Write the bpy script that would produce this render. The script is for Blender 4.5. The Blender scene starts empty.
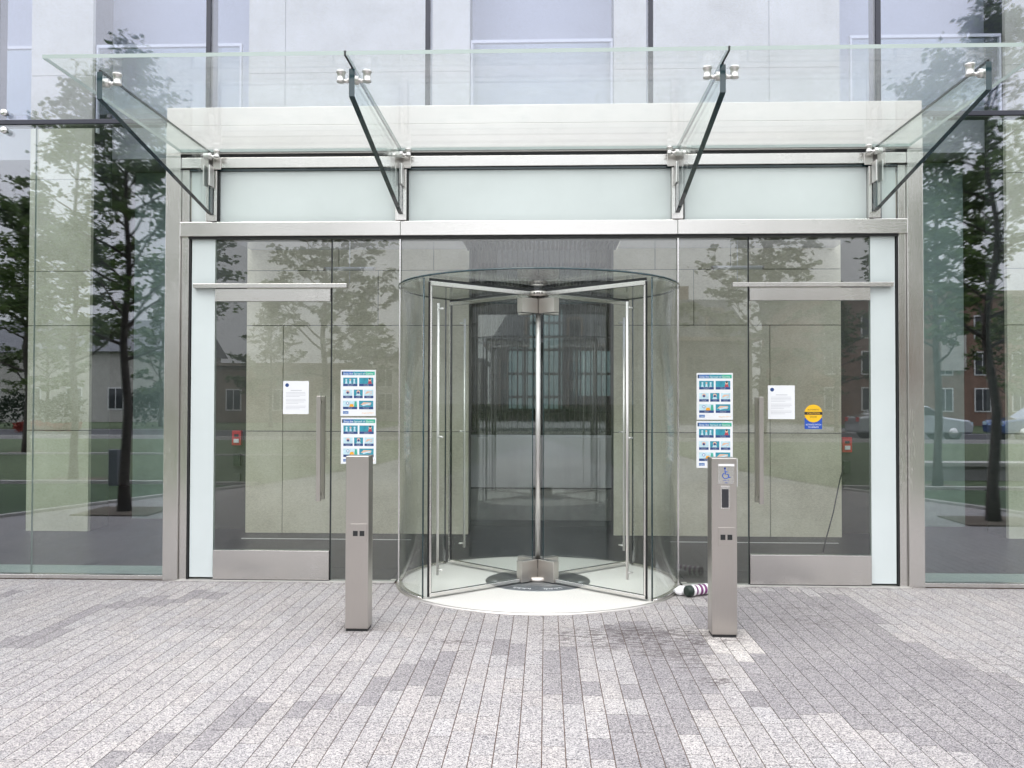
import bpy, bmesh, math, random
from mathutils import Vector, Matrix
from math import radians as R, sin, cos, pi
random.seed(7)
sc = bpy.context.scene
COL = sc.collection
XC = -0.065                      # axis of the entrance

# ------------------------------------------------------------------ materials
def newmat(name):
    m = bpy.data.materials.new(name); m.use_nodes = True
    nt = m.node_tree; nt.nodes.clear()
    return m, nt
def N(nt, t, **kw):
    n = nt.nodes.new(t)
    for k, v in kw.items(): setattr(n, k, v)
    return n
def L(nt, a, b): nt.links.new(a, b)
def coords(nt, scale=(1, 1, 1)):
    tc = N(nt, 'ShaderNodeTexCoord'); mp = N(nt, 'ShaderNodeMapping')
    mp.inputs['Scale'].default_value = scale
    L(nt, tc.outputs['Object'], mp.inputs['Vector']); return mp.outputs['Vector']
def noise(nt, vec, scale, detail=4, rough=.6):
    n = N(nt, 'ShaderNodeTexNoise'); n.inputs['Scale'].default_value = scale
    n.inputs['Detail'].default_value = detail; n.inputs['Roughness'].default_value = rough
    L(nt, vec, n.inputs['Vector']); return n.outputs['Fac']
def ramp(nt, fac, stops):
    r = N(nt, 'ShaderNodeValToRGB'); L(nt, fac, r.inputs['Fac'])
    e = r.color_ramp.elements
    while len(e) < len(stops): e.new(.5)
    for i, (p, c) in enumerate(stops):
        e[i].position = p; e[i].color = (*c, 1) if len(c) == 3 else c
    return r.outputs['Color']
def math_(nt, op, a, b=None, clamp=False):
    m = N(nt, 'ShaderNodeMath', operation=op); m.use_clamp = clamp
    for i, v in enumerate((a, b)):
        if v is None: continue
        if isinstance(v, (int, float)): m.inputs[i].default_value = v
        else: L(nt, v, m.inputs[i])
    return m.outputs[0]
def pri(name, col, rough=.6, metal=0., var=.12, vscale=3., bump=0., bscale=40., spec=.5, stretch=(1, 1, 1), coat=0.):
    m, nt = newmat(name)
    b = N(nt, 'ShaderNodeBsdfPrincipled'); o = N(nt, 'ShaderNodeOutputMaterial')
    b.inputs['Metallic'].default_value = metal; b.inputs['Roughness'].default_value = rough
    b.inputs['Specular IOR Level'].default_value = spec
    b.inputs['Coat Weight'].default_value = coat
    v = coords(nt, stretch)
    if var:
        f = noise(nt, v, vscale, 6)
        c = ramp(nt, f, [(.3, tuple(x*(1-var) for x in col)), (.7, tuple(min(1, x*(1+var)) for x in col))])
        L(nt, c, b.inputs['Base Color'])
    else: b.inputs['Base Color'].default_value = (*col, 1)
    if bump:
        bp = N(nt, 'ShaderNodeBump'); bp.inputs['Strength'].default_value = bump; bp.inputs['Distance'].default_value = .01
        L(nt, noise(nt, v, bscale, 3), bp.inputs['Height']); L(nt, bp.outputs[0], b.inputs['Normal'])
    L(nt, b.outputs[0], o.inputs[0]); return m
def steel(name, col=(.675, .66, .635), rough=.21, stretch=(60, 60, 1.2)):
    m, nt = newmat(name)
    b = N(nt, 'ShaderNodeBsdfPrincipled'); o = N(nt, 'ShaderNodeOutputMaterial')
    b.inputs['Metallic'].default_value = 1.
    v = coords(nt, stretch); f = noise(nt, v, 9, 5)
    big = noise(nt, coords(nt, (1, 1, .5)), 2.2, 4)
    mix = math_(nt, 'ADD', math_(nt, 'MULTIPLY', f, .5), math_(nt, 'MULTIPLY', big, .5))
    L(nt, ramp(nt, mix, [(.3, tuple(x*.93 for x in col)), (.7, tuple(min(1, x*1.06) for x in col))]), b.inputs['Base Color'])
    rr = math_(nt, 'ADD', math_(nt, 'MULTIPLY', mix, .30), rough-.12)
    L(nt, rr, b.inputs['Roughness'])
    b.inputs['Anisotropic'].default_value = .5
    L(nt, b.outputs[0], o.inputs[0]); return m
def glass(name, f0, tint, refl=(1, 1, 1), wav=0., veil=0., veilc=(.8, .9, .87), rough=0., wscale=.8, dirt=False, graze=1.):
    """thin architectural glass: symmetric Schlick reflection over tinted transparency, optional translucent veil"""
    m, nt = newmat(name)
    o = N(nt, 'ShaderNodeOutputMaterial')
    lw = N(nt, 'ShaderNodeLayerWeight'); lw.inputs['Blend'].default_value = .5
    p = math_(nt, 'POWER', lw.outputs['Facing'], 5.)
    fac = math_(nt, 'ADD', math_(nt, 'MULTIPLY', p, (1-f0)*graze), f0, True)
    tr = N(nt, 'ShaderNodeBsdfTransparent'); tr.inputs[0].default_value = (*tint, 1)
    gl = N(nt, 'ShaderNodeBsdfGlossy'); gl.inputs['Color'].default_value = (*refl, 1); gl.inputs['Roughness'].default_value = rough
    if wav:
        bp = N(nt, 'ShaderNodeBump'); bp.inputs['Strength'].default_value = wav; bp.inputs['Distance'].default_value = .02
        v = coords(nt, (1, 1, 1.)); L(nt, noise(nt, v, wscale, 1, .4), bp.inputs['Height']); L(nt, bp.outputs[0], gl.inputs['Normal'])
    base = tr.outputs[0]
    if veil:
        df = N(nt, 'ShaderNodeBsdfDiffuse'); df.inputs[0].default_value = (*veilc, 1)
        tl = N(nt, 'ShaderNodeBsdfTranslucent'); tl.inputs[0].default_value = (*veilc, 1)
        m1 = N(nt, 'ShaderNodeMixShader'); m1.inputs[0].default_value = .5
        L(nt, df.outputs[0], m1.inputs[1]); L(nt, tl.outputs[0], m1.inputs[2])
        m2 = N(nt, 'ShaderNodeMixShader')
        if dirt:
            n1 = noise(nt, coords(nt, (1, 1, 1)), 4, 8, .6)
            w = math_(nt, 'MULTIPLY', ramp(nt, n1, [(.5, (0, 0, 0)), (.72, (1, 1, 1))]), veil*.8)
            L(nt, math_(nt, 'ADD', w, veil), m2.inputs[0])
        else: m2.inputs[0].default_value = veil
        L(nt, tr.outputs[0], m2.inputs[1]); L(nt, m1.outputs[0], m2.inputs[2]); base = m2.outputs[0]
    mx = N(nt, 'ShaderNodeMixShader'); L(nt, fac, mx.inputs[0]); L(nt, base, mx.inputs[1]); L(nt, gl.outputs[0], mx.inputs[2])
    L(nt, mx.outputs[0], o.inputs[0]); return m

M = {}
M['steel'] = steel('brushed_steel')
M['steel_h'] = steel('brushed_steel_horizontal', stretch=(1.2, 60, 60))
M['steel_warm'] = steel('bollard_steel', col=(.52, .49, .46), rough=.30)
M['steel_soft'] = steel('satin_steel', col=(.74, .72, .70), rough=.40)
M['steel_hi'] = steel('polished_steel', col=(.74, .73, .72), rough=.2)
M['steel_pale'] = pri('pale_metal_panel', (.62, .60, .575), .38, .35, var=.05, vscale=2, spec=.5)
M['dark'] = pri('black_gasket', (.012, .013, .014), .5, var=0)
M['mullion'] = pri('dark_mullion_paint', (.028, .03, .045), .45, var=.1)
M['edge'] = pri('dark_green_glass_edge', (.014, .042, .05), .12, var=.15, spec=.8)
M['edge_pale'] = pri('pale_green_glass_edge', (.36, .43, .405), .2, var=.05, spec=.8)
M['gcurtain'] = glass('curtain_wall_glass', .155, (.90, .935, .91), (.90, .91, 1.0), wav=.008)
M['gupper'] = glass('upper_curtain_wall_glass', .12, (.88, .90, .955), (.93, .94, 1.0), wav=.010)
M['gdoor'] = glass('clear_entrance_glass', .068, (.965, .975, .96), wav=.004)
M['gdrum'] = glass('curved_drum_glass', .022, (.975, .988, .98), graze=.55)
M['groof'] = glass('dimmed_roof_glass', .1, (.74, .76, .79))  # added unseen roof; tint only dims the daylight it admits
M['gceil'] = glass('translucent_ceiling', .03, (.8, .8, .82), veil=.35, veilc=(.6, .6, .64))  # translucency invented to brighten the stone below with skylight
M['ginner'] = glass('inner_screen_glass', .085, (.97, .97, .97))
M['gcan'] = glass('canopy_glass', .032, (.975, .985, .98), veil=.09, veilc=(.80, .835, .825), rough=.0, dirt=True, graze=.45)
M['gfin'] = glass('fin_glass', .04, (.93, .965, .95))
M['grail'] = glass('balustrade_glass', .04, (.9, .94, .93))
M['gdark'] = glass('smoked_glass', .04, (.52, .58, .58))
M['frost'] = pri('frosted_white_glass', (.65, .705, .695), .22, var=.05, vscale=1.2, spec=.6, coat=.3)
M['frost_w'] = pri('frosted_side_glass', (.60, .655, .655), .22, var=.04, vscale=1.2, spec=.6, coat=.3)
M['white'] = pri('white_paint', (.8, .8, .8), .4, var=.03)
M['ceiling'] = pri('grey_ceiling', (.50, .49, .53), .7, var=.04)
M['blind'] = pri('blue_grey_blind', (.58, .60, .65), .8, var=.12, stretch=(30, 1, 30))
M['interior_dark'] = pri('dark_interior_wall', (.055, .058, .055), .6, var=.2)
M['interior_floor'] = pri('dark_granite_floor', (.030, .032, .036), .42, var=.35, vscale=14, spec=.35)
M['border'] = pri('pale_stone_border', (.33, .42, .39), .4, var=.1, vscale=8)
M['terrazzo'] = pri('cream_terrazzo', (.76, .74, .695), .45, var=.16, vscale=120)
M['disc'] = pri('grey_disc_metal', (.20, .21, .22), .3, .7, var=.2)
M['paper'] = pri('white_paper', (.80, .81, .83), .6, var=.02)
M['ink'] = pri('black_ink', (.02, .02, .025), .6, var=0)
M['inkgrey'] = pri('grey_ink', (.42, .43, .46), .6, var=0)
M['teal'] = pri('teal_print', (.03, .27, .36), .5, var=.25, vscale=30)
M['tealgreen'] = pri('green_print', (.05, .40, .28), .5, var=.1)
M['blueprint'] = pri('blue_print', (.06, .17, .42), .5, var=.2, vscale=30)
M['navy'] = pri('navy_print', (.02, .06, .20), .5, var=.1)
M['skin'] = pri('skin_tone_print', (.72, .45, .33), .5, var=.1)
M['redp'] = pri('red_print', (.42, .05, .07), .5, var=.1)
M['orange'] = pri('orange_print', (.85, .40, .03), .5, var=0)
M['palep'] = pri('pale_blue_print', (.50, .68, .75), .5, var=.15, vscale=30)
M['yellow'] = pri('yellow_sticker', (.85, .50, .015), .4, var=0)
M['sblue'] = pri('blue_sticker', (.015, .08, .42), .4, var=0)
M['alarm'] = pri('red_alarm_plastic', (.62, .03, .03), .35, var=.05)
M['bark'] = pri('tree_bark', (.085, .074, .062), .9, var=.4, vscale=20, bump=.8, bscale=30)
M['grass'] = pri('lawn_grass', (.085, .12, .055), .95, var=.45, vscale=5, bump=.6, bscale=60)
M['grass2'] = pri('lawn_grass_dark', (.06, .10, .045), .95, var=.45, vscale=7, bump=.6, bscale=60)
M['mulch'] = pri('tree_pit_gravel', (.15, .12, .09), .95, var=.4, vscale=40)
M['kerb'] = pri('concrete_kerb', (.48, .47, .44), .8, var=.15, vscale=6)
M['concrete'] = pri('concrete_seat_wall', (.36, .35, .34), .8, var=.15, vscale=4)
M['asphalt'] = pri('street_asphalt', (.055, .055, .06), .9, var=.25, vscale=9)
M['terrain'] = pri('far_ground', (.09, .11, .06), .95, var=.4, vscale=.3)
M['plaza'] = pri('plaza_stone', (.30, .29, .31), .85, var=.2, vscale=30)
M['grout'] = pri('brown_joint_sand', (.12, .075, .055), .95, var=.3, vscale=30)
M['brick'] = pri('brown_brick', (.27, .17, .13), .9, var=.2, vscale=1.5)
M['greybrick'] = pri('grey_brown_brick', (.13, .115, .11), .9, var=.2, vscale=1.5)
M['cream'] = pri('cream_render', (.52, .50, .46), .85, var=.1)
M['slate'] = pri('slate_roof', (.16, .165, .18), .7, var=.25, stretch=(1, 1, 8))
M['sand'] = pri('sandstone', (.30, .24, .19), .85, var=.15)
M['pane'] = pri('window_pane', (.03, .035, .04), .08, var=.1, spec=1.)
M['carsilver'] = pri('silver_car_paint', (.55, .58, .62), .25, .5, var=0, coat=1)
M['carblue'] = pri('blue_car_paint', (.03, .10, .30), .25, .3, var=0, coat=1)
M['carwhite'] = pri('white_car_paint', (.78, .78, .78), .25, 0, var=0, coat=1)
M['tyre'] = pri('rubber_tyre', (.02, .02, .02), .8, var=0)
M['purple'] = pri('purple_stripe_fabric', (.16, .035, .14), .7, var=.1)
M['bagwhite'] = pri('white_fabric', (.78, .77, .78), .6, var=.06, vscale=20)
M['darkgreen'] = pri('dark_green_plastic', (.008, .02, .014), .4, var=0)
M['redflower'] = pri('red_flowers', (.32, .05, .035), .8, var=.3, vscale=8)
M['lampc'] = pri('bollard_lamp_grey', (.20, .21, .24), .5, .3, var=.05)

def stone_mat():
    m, nt = newmat('beige_stone_panels')
    b = N(nt, 'ShaderNodeBsdfPrincipled'); o = N(nt, 'ShaderNodeOutputMaterial'); b.inputs['Roughness'].default_value = .55
    v = coords(nt)
    big = noise(nt, v, 1.1, 5, .65); fine = noise(nt, coords(nt, (1, 1, 2.2)), 38, 6, .75)
    f = math_(nt, 'ADD', math_(nt, 'MULTIPLY', big, .55), math_(nt, 'MULTIPLY', fine, .45))
    L(nt, ramp(nt, f, [(.3, (.42, .395, .285)), (.5, (.69, .66, .525)), (.66, (.84, .81, .69))]), b.inputs['Base Color'])  # stone mottling, contrast raised to paint in reflected leaf sparkle too
    L(nt, b.outputs[0], o.inputs[0]); return m
M['stone'] = stone_mat()

def paver_mat():
    m, nt = newmat('granite_pavers')
    b = N(nt, 'ShaderNodeBsdfPrincipled'); o = N(nt, 'ShaderNodeOutputMaterial')
    b.inputs['Roughness'].default_value = .75; b.inputs['Specular IOR Level'].default_value = .3
    at = N(nt, 'ShaderNodeAttribute'); at.attribute_name = 'tone'
    v = coords(nt)
    vo = N(nt, 'ShaderNodeTexVoronoi'); vo.inputs['Scale'].default_value = 210; L(nt, v, vo.inputs['Vector'])
    sp = N(nt, 'ShaderNodeSeparateColor'); L(nt, vo.outputs['Color'], sp.inputs[0])
    sw = ramp(nt, sp.outputs[0], [(0, (.24, .24, .26)), (.22, (.62, .61, .63)), (.5, (1., .99, .99)), (.8, (1.22, 1.2, 1.18)), (1, (1.55, 1.52, 1.48))])
    mid = ramp(nt, noise(nt, v, 60, 6, .75), [(.3, (.74, .735, .76)), (.7, (1.24, 1.24, 1.22))])
    big = ramp(nt, noise(nt, v, 1.3, 6, .7), [(.3, (.90, .89, .91)), (.7, (1.07, 1.06, 1.05))])
    def mul(a, c):
        x = N(nt, 'ShaderNodeMix', data_type='RGBA', blend_type='MULTIPLY'); x.inputs[0].default_value = 1
        L(nt, a, x.inputs[6]); L(nt, c, x.inputs[7]); return x.outputs[2]
    c = mul(mul(mul(at.outputs['Color'], sw), mid), big)
    # scuff stains in front of the door
    tc = N(nt, 'ShaderNodeTexCoord')
    def blob(cx, cy, sx, sy, st, sc_):
        mp = N(nt, 'ShaderNodeMapping'); mp.vector_type = 'POINT'
        mp.inputs['Location'].default_value = (-cx/sx, -cy/sy, 0); mp.inputs['Scale'].default_value = (1/sx, 1/sy, 0)
        L(nt, tc.outputs['Object'], mp.inputs['Vector'])
        ln = N(nt, 'ShaderNodeVectorMath', operation='LENGTH'); L(nt, mp.outputs[0], ln.inputs[0])
        fall = math_(nt, 'SUBTRACT', 1., ln.outputs['Value'], True)
        n = noise(nt, coords(nt, (1, 2.6, 1)), sc_, 8, .75)
        s = math_(nt, 'MULTIPLY', fall, ramp(nt, n, [(.49, (0, 0, 0)), (.575, (1, 1, 1))]))
        return math_(nt, 'MULTIPLY', s, st, True)
    st = blob(.60, -1.68, .75, .42, 2.0, 11)
    for a in ((.93, -2.58, .12, .12, 2.6, 14), (.86, -2.2, .3, .4, .7, 10), (-.55, -1.85, .4, .10, 1.0, 12), (1.9, -1.2, .6, .3, .6, 9), (2.6, -2.2, .9, .7, .35, 8), (-2.2, -1.55, .5, .1, .7, 9), (1.95, -.8, .5, .15, .5, 9), (.66, -1.55, .3, .14, 2.2, 16), (0, -.05, 9., .10, 1.0, 7), (-1.23, -1.6, .22, .22, .8, 12), (1.16, -1.65, .24, .2, .8, 12), (.72, -2.05, .25, .12, 1.6, 16)):
        st = math_(nt, 'ADD', st, blob(*a))
    # gum and drip spots
    vg = N(nt, 'ShaderNodeTexVoronoi'); vg.inputs['Scale'].default_value = 2.6; L(nt, v, vg.inputs['Vector'])
    st = math_(nt, 'ADD', st, math_(nt, 'MULTIPLY', math_(nt, 'LESS_THAN', vg.outputs['Distance'], .035), .28))
    st = math_(nt, 'MINIMUM', st, .72)
    x = N(nt, 'ShaderNodeMix', data_type='RGBA'); L(nt, st, x.inputs[0]); L(nt, c, x.inputs[6]); x.inputs[7].default_value = (.07, .055, .055, 1)
    L(nt, x.outputs[2], b.inputs['Base Color'])
    bp = N(nt, 'ShaderNodeBump'); bp.inputs['Strength'].default_value = .5; bp.inputs['Distance'].default_value = .003
    L(nt, noise(nt, v, 140, 3), bp.inputs['Height']); L(nt, bp.outputs[0], b.inputs['Normal'])
    L(nt, b.outputs[0], o.inputs[0]); return m
M['paver'] = paver_mat()

def leaf_mat(name, lo, hi):
    m, nt = newmat(name)
    o = N(nt, 'ShaderNodeOutputMaterial')
    g = N(nt, 'ShaderNodeNewGeometry')
    c = ramp(nt, g.outputs['Random Per Island'], [(0, lo), (1, hi)])
    d = N(nt, 'ShaderNodeBsdfPrincipled'); d.inputs['Roughness'].default_value = .5; L(nt, c, d.inputs['Base Color'])
    t = N(nt, 'ShaderNodeBsdfTranslucent'); L(nt, c, t.inputs[0])
    mx = N(nt, 'ShaderNodeMixShader'); mx.inputs[0].default_value = .42
    L(nt, d.outputs[0], mx.inputs[1]); L(nt, t.outputs[0], mx.inputs[2]); L(nt, mx.outputs[0], o.inputs[0]); return m
M['leaf'] = leaf_mat('tree_leaves', (.065, .12, .04), (.19, .28, .085))
M['leaf2'] = leaf_mat('pale_tree_leaves', (.06, .10, .035), (.16, .21, .08))
M['leafd'] = leaf_mat('dark_hedge_leaves', (.012, .028, .014), (.035, .06, .025))

# ------------------------------------------------------------------ mesh helpers
class MB:
    def __init__(s): s.v = []; s.f = []; s.m = []; s.mats = []; s.smooth = []
    def mi(s, mat):
        if mat not in s.mats: s.mats.append(mat)
        return s.mats.index(mat)
    def add(s, vs, fs, mat, smooth=False):
        o = len(s.v); s.v += [tuple(p) for p in vs]; i = s.mi(mat)
        for f in fs: s.f.append(tuple(o+k for k in f)); s.m.append(i); s.smooth.append(smooth)
    def box(s, x0, x1, y0, y1, z0, z1, mat, edge=None):
        """edge: material of the narrow sides of a sheet (all but the two largest faces)"""
        vs = [(x, y, z) for x in (x0, x1) for y in (y0, y1) for z in (z0, z1)]
        fs = [((0, 1, 3, 2), 0), ((4, 6, 7, 5), 0), ((0, 4, 5, 1), 1), ((2, 3, 7, 6), 1), ((0, 2, 6, 4), 2), ((1, 5, 7, 3), 2)]
        d = [x1-x0, y1-y0, z1-z0]; thin = d.index(min(d)); o = len(s.v); s.v += vs
        for f, ax in fs:
            s.f.append(tuple(o+k for k in f)); s.m.append(s.mi(edge if edge and ax != thin else mat)); s.smooth.append(False)
        return s
    def quad(s, p, mat): s.add(p, [tuple(range(len(p)))], mat); return s
    def prism(s, pts, axis, a, b, mat, edge=None):
        """polygon in the plane normal to axis ('x','y','z'), extruded a..b"""
        def P(u, v, w): return {'x': (w, u, v), 'y': (u, w, v), 'z': (u, v, w)}[axis]
        n = len(pts); vs = [P(u, v, a) for u, v in pts]+[P(u, v, b) for u, v in pts]
        s.add(vs, [tuple(range(n)), tuple(reversed(range(n, 2*n)))], mat)
        s.f = s.f; o = len(s.v)-2*n; i = s.mi(edge or mat)
        for k in range(n):
            q = (k+1) % n; s.f.append((o+k, o+k+n, o+q+n, o+q)); s.m.append(i); s.smooth.append(False)
        return s
    def tube(s, pts, rads, mat, n=10, cap=True):
        pts = [Vector(p) for p in pts]
        if isinstance(rads, (int, float)): rads = [rads]*len(pts)
        o = len(s.v); i = s.mi(mat)
        up = None
        for k, p in enumerate(pts):
            t = (pts[min(k+1, len(pts)-1)]-pts[max(k-1, 0)]).normalized()
            if up is None: up = Vector((0, 0, 1)) if abs(t.z) < .9 else Vector((1, 0, 0))
            a = t.cross(up).normalized(); up = a.cross(t).normalized()
            for j in range(n):
                an = 2*pi*j/n; s.v.append(tuple(p+(a*cos(an)+up*sin(an))*rads[k]))
        for k in range(len(pts)-1):
            for j in range(n):
                q = (j+1) % n
                s.f.append((o+k*n+j, o+k*n+q, o+(k+1)*n+q, o+(k+1)*n+j)); s.m.append(i); s.smooth.append(True)
        if cap:
            s.f.append(tuple(o+j for j in reversed(range(n)))); s.m.append(i); s.smooth.append(False)
            e = o+(len(pts)-1)*n; s.f.append(tuple(e+j for j in range(n))); s.m.append(i); s.smooth.append(False)
        return s
    def lathe(s, prof, c, mat, n=24, axis='z'):
        o = len(s.v); i = s.mi(mat)
        for r, h in prof:
            for j in range(n):
                a = 2*pi*j/n; u, v = r*cos(a), r*sin(a)
                p = {'z': (u, v, h), 'y': (u, h, v), 'x': (h, u, v)}[axis]
                s.v.append(tuple(c[q]+p[q] for q in range(3)))
        for k in range(len(prof)-1):
            for j in range(n):
                q = (j+1) % n; s.f.append((o+k*n+j, o+k*n+q, o+(k+1)*n+q, o+(k+1)*n+j)); s.m.append(i); s.smooth.append(True)
        return s
    def build(s, name, parent=None, bevel=0., loc=None, rot=None, local=None):
        me = bpy.data.meshes.new(name)
        vs = s.v
        if parent is not None and local is None:
            q = parent; off = Vector((0, 0, 0))
            while q is not None: off += q.location; q = q.parent
            vs = [tuple(Vector(p)-off) for p in vs]
        me.from_pydata(vs, [], s.f)
        for mt in s.mats: me.materials.append(mt)
        me.polygons.foreach_set('material_index', s.m); me.polygons.foreach_set('use_smooth', s.smooth); me.update()
        if bevel or any(s.smooth):
            bm = bmesh.new(); bm.from_mesh(me); bmesh.ops.recalc_face_normals(bm, faces=bm.faces)
            if bevel:
                es = [e for e in bm.edges if len(e.link_faces) == 2 and e.calc_face_angle(0) > .8]
                bmesh.ops.bevel(bm, geom=es, offset=bevel, segments=2, affect='EDGES', profile=.5)
            bm.to_mesh(me); bm.free()
        o = bpy.data.objects.new(name, me); COL.objects.link(o)
        if parent is not None: o.parent = parent
        if loc is not None: o.location = loc
        if rot is not None: o.rotation_euler = rot
        return o
def tag(o, label=None, cat=None, group=None, kind=None):
    for k, v in (('label', label), ('category', cat), ('group', group), ('kind', kind)):
        if v: o[k] = v
    return o
def thing(name, label, cat, loc=(0, 0, 0), group=None, rz=0):
    o = bpy.data.objects.new(name, None); COL.objects.link(o); o.location = loc; o.rotation_euler = (0, 0, rz)
    return tag(o, label, cat, group)
def kids(o): return [c for c in bpy.data.objects if c.parent is o]
def dup(o, parent=None, loc=None, rz=None, label=None):
    c = o.copy(); COL.objects.link(c); c.parent = parent
    if loc is not None: c.location = loc
    if rz is not None: c.rotation_euler = (0, 0, rz)
    if label: c['label'] = label
    for k in kids(o): dup(k, c)
    return c
def text_mb(s, x, y, z, size, mat, align='LEFT', into=None, width=None, face='-y'):
    cu = bpy.data.curves.new('lettering', 'FONT'); cu.body = s; cu.size = size; cu.align_x = align; cu.resolution_u = 2
    ob = bpy.data.objects.new('lettering', cu); COL.objects.link(ob)
    dg = bpy.context.evaluated_depsgraph_get(); dg.update()
    me = bpy.data.meshes.new_from_object(ob.evaluated_get(dg))
    vs = [v.co.copy() for v in me.vertices]; fs = [tuple(p.vertices) for p in me.polygons]
    bpy.data.objects.remove(ob); bpy.data.curves.remove(cu); bpy.data.meshes.remove(me)
    if width and vs:
        w = max(v.x for v in vs)-min(v.x for v in vs); k = width/w
        for v in vs: v.x *= k
    into.add([(x+v.x, y, z+v.y) for v in vs], fs, mat)

# ------------------------------------------------------------------ ground
def inpoly(x, y, P):
    r = False; j = len(P)-1
    for i in range(len(P)):
        xi, yi = P[i]; xj, yj = P[j]
        if (yi > y) != (yj > y) and x < (xj-xi)*(y-yi)/(yj-yi)+xi: r = not r
        j = i
    return r
DARK = [[(1.4, -0.26), (1.94, -0.23), (2.34, -0.5), (2.24, -1.77), (2.43, -1.98), (2.44, -2.24), (2.53, -2.59), (2.6, -3.3), (2.5, -4.2), (2.2, -4.2), (1.98, -3.66), (1.91, -3.64), (1.83, -3.41), (1.63, -3.3), (1.49, -3.27), (1.46, -3.08), (1.23, -3.08), (1.17, -3.02), (1.04, -2.88), (1.17, -2.14), (1.14, -2.04), (0.94, -1.94), (1.05, -0.89)],
 [(0.38, -1.22), (1.06, -1.94), (0.81, -2.71), (0.69, -3.15), (0.47, -3.72), (0.18, -3.73), (0.2, -3.37), (0.46, -3.1), (0.57, -2.72), (0.51, -1.96), (0.35, -1.74)],
 [(-3.28, -1.13), (-3.16, -0.9), (-2.92, -0.75), (-2.48, -0.37), (-2.37, -0.55), (-2.93, -0.89), (-3.18, -1.15)],
 [(-3.44, -1.92), (-3.25, -1.91), (-3.31, -1.56), (-3.21, -1.55), (-3.15, -1.97), (-3.38, -2.01)],
 [(-4.38, -0.39), (-4.26, -0.46), (-4.02, -0.91), (-4.06, -0.91)],
 [(-1.94, -3.82), (-1.79, -3.69), (-1.75, -3.49), (-1.65, -3.49), (-1.57, -3.55), (-1.52, -3.48), (-1.51, -3.26), (-1.65, -3.19), (-1.55, -3.04), (-1.22, -3.02), (-1.0, -2.97), (-.92, -3.0), (-1.19, -3.13), (-1.36, -3.15), (-1.44, -3.18), (-1.43, -3.48), (-1.53, -3.5), (-1.65, -3.59), (-1.68, -3.72), (-1.82, -3.82)],
 [(-0.96, -2.9), (-0.94, -2.47), (-0.74, -2.43), (-0.74, -2.2), (-0.64, -2.2), (-0.63, -1.98), (-0.43, -1.97), (-0.43, -2.19), (-0.51, -2.28), (-0.65, -2.29), (-0.63, -2.53), (-0.53, -2.68), (-0.54, -2.76), (-0.64, -2.78), (-0.63, -2.9)],
 [(-0.33, -1.92), (-0.02, -1.92), (-0.02, -2.1), (-0.32, -2.1)], [(0.09, -1.85), (0.19, -1.85), (0.18, -2.36), (0.08, -2.36)],
 [(-0.02, -2.06), (0.1, -2.06), (0.1, -2.36), (-0.02, -2.36)], [(-0.01, -2.41), (0.09, -2.41), (0.09, -2.68), (-0.01, -2.68)],
 [(0.09, -2.5), (0.2, -2.5), (0.19, -2.78), (0.09, -2.78)], [(0.2, -2.62), (0.3, -2.62), (0.29, -2.91), (0.19, -2.91)],
 [(0.3, -2.74), (0.59, -2.74), (0.58, -2.92), (0.29, -2.92)]]
LIGHT = [(0.96, -1.44), (1.34, -1.44), (1.34, -2.1), (1.06, -2.1)]
def pavement():
    mb = MB(); tones = []
    W, Ln, g = .1028, .2330, .0023
    rnd = random.Random(3)
    for i in range(-78, 79):
        x0 = -.0139*1.115+i*W; x1 = x0+W; xm = (x0+x1)/2
        y = -.045-rnd.random()*Ln
        first = True; run = rnd.random()
        ytop = -.045
        while ytop > -9.2:
            ybot = y if first else ytop-Ln*(1 if rnd.random() < .72 else 2 if rnd.random() < .5 else 1.5)
            first = False
            ym = (ytop+ybot)/2
            dk = any(inpoly(xm+ox, ym+oy, P) for P in DARK for ox, oy in ((0, 0), (.022, .04), (-.022, -.04))) and not inpoly(xm, ym, LIGHT)
            if ym < -4.3: dk = dk or (sin(xm*1.3+1.2)*sin(ym*.9+xm*.7) > .72)
            if math.hypot(xm-XC, ym-.048) < 1.0: ytop = ybot; continue
            k = rnd.gauss(1, .028)
            if dk: base = (.302*k, .291*k, .294*k)
            elif inpoly(xm, ym, LIGHT): base = (.52*k, .50*k, .475*k)
            else:
                w = rnd.uniform(-.004, .005); base = ((.408+w)*k, .395*k, (.388-w)*k)
            mb.add([(x0+g, ytop-g, .004), (x0+g, ybot+g, .004), (x1-g, ybot+g, .004), (x1-g, ytop-g, .004),
                    (x0+g, ytop-g, 0), (x0+g, ybot+g, 0), (x1-g, ybot+g, 0), (x1-g, ytop-g, 0)],
                   [(0, 1, 2, 3), (0, 4, 5, 1), (1, 5, 6, 2), (2, 6, 7, 3), (3, 7, 4, 0)], M['paver'])
            tones += [base]*5
            ytop = ybot
    o = mb.build('paved_plaza'); me = o.data
    at = me.color_attributes.new('tone', 'FLOAT_COLOR', 'CORNER')
    buf = []
    for p, c in zip(me.polygons, tones): buf += [c[0], c[1], c[2], 1.]*len(p.vertices)
    at.data.foreach_set('color', buf)
    tag(o, kind='structure')
pavement()
def sheet(name, pts, z, mat):
    return tag(MB().quad([(x, y, z) for x, y in pts], mat).build(name), kind='structure')
sheet('ground', [(-400, -500), (400, -500), (400, 60), (-400, 60)], -.03, M['terrain'])
sheet('plaza_joint_bed', [(-8.1, -9.3), (8.1, -9.3), (8.1, .02), (-8.1, .02)], .0005, M['grout'])
sheet('outer_plaza', [(-30, -60), (30, -60), (30, .02), (-30, .02)], -.006, M['plaza'])
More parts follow.
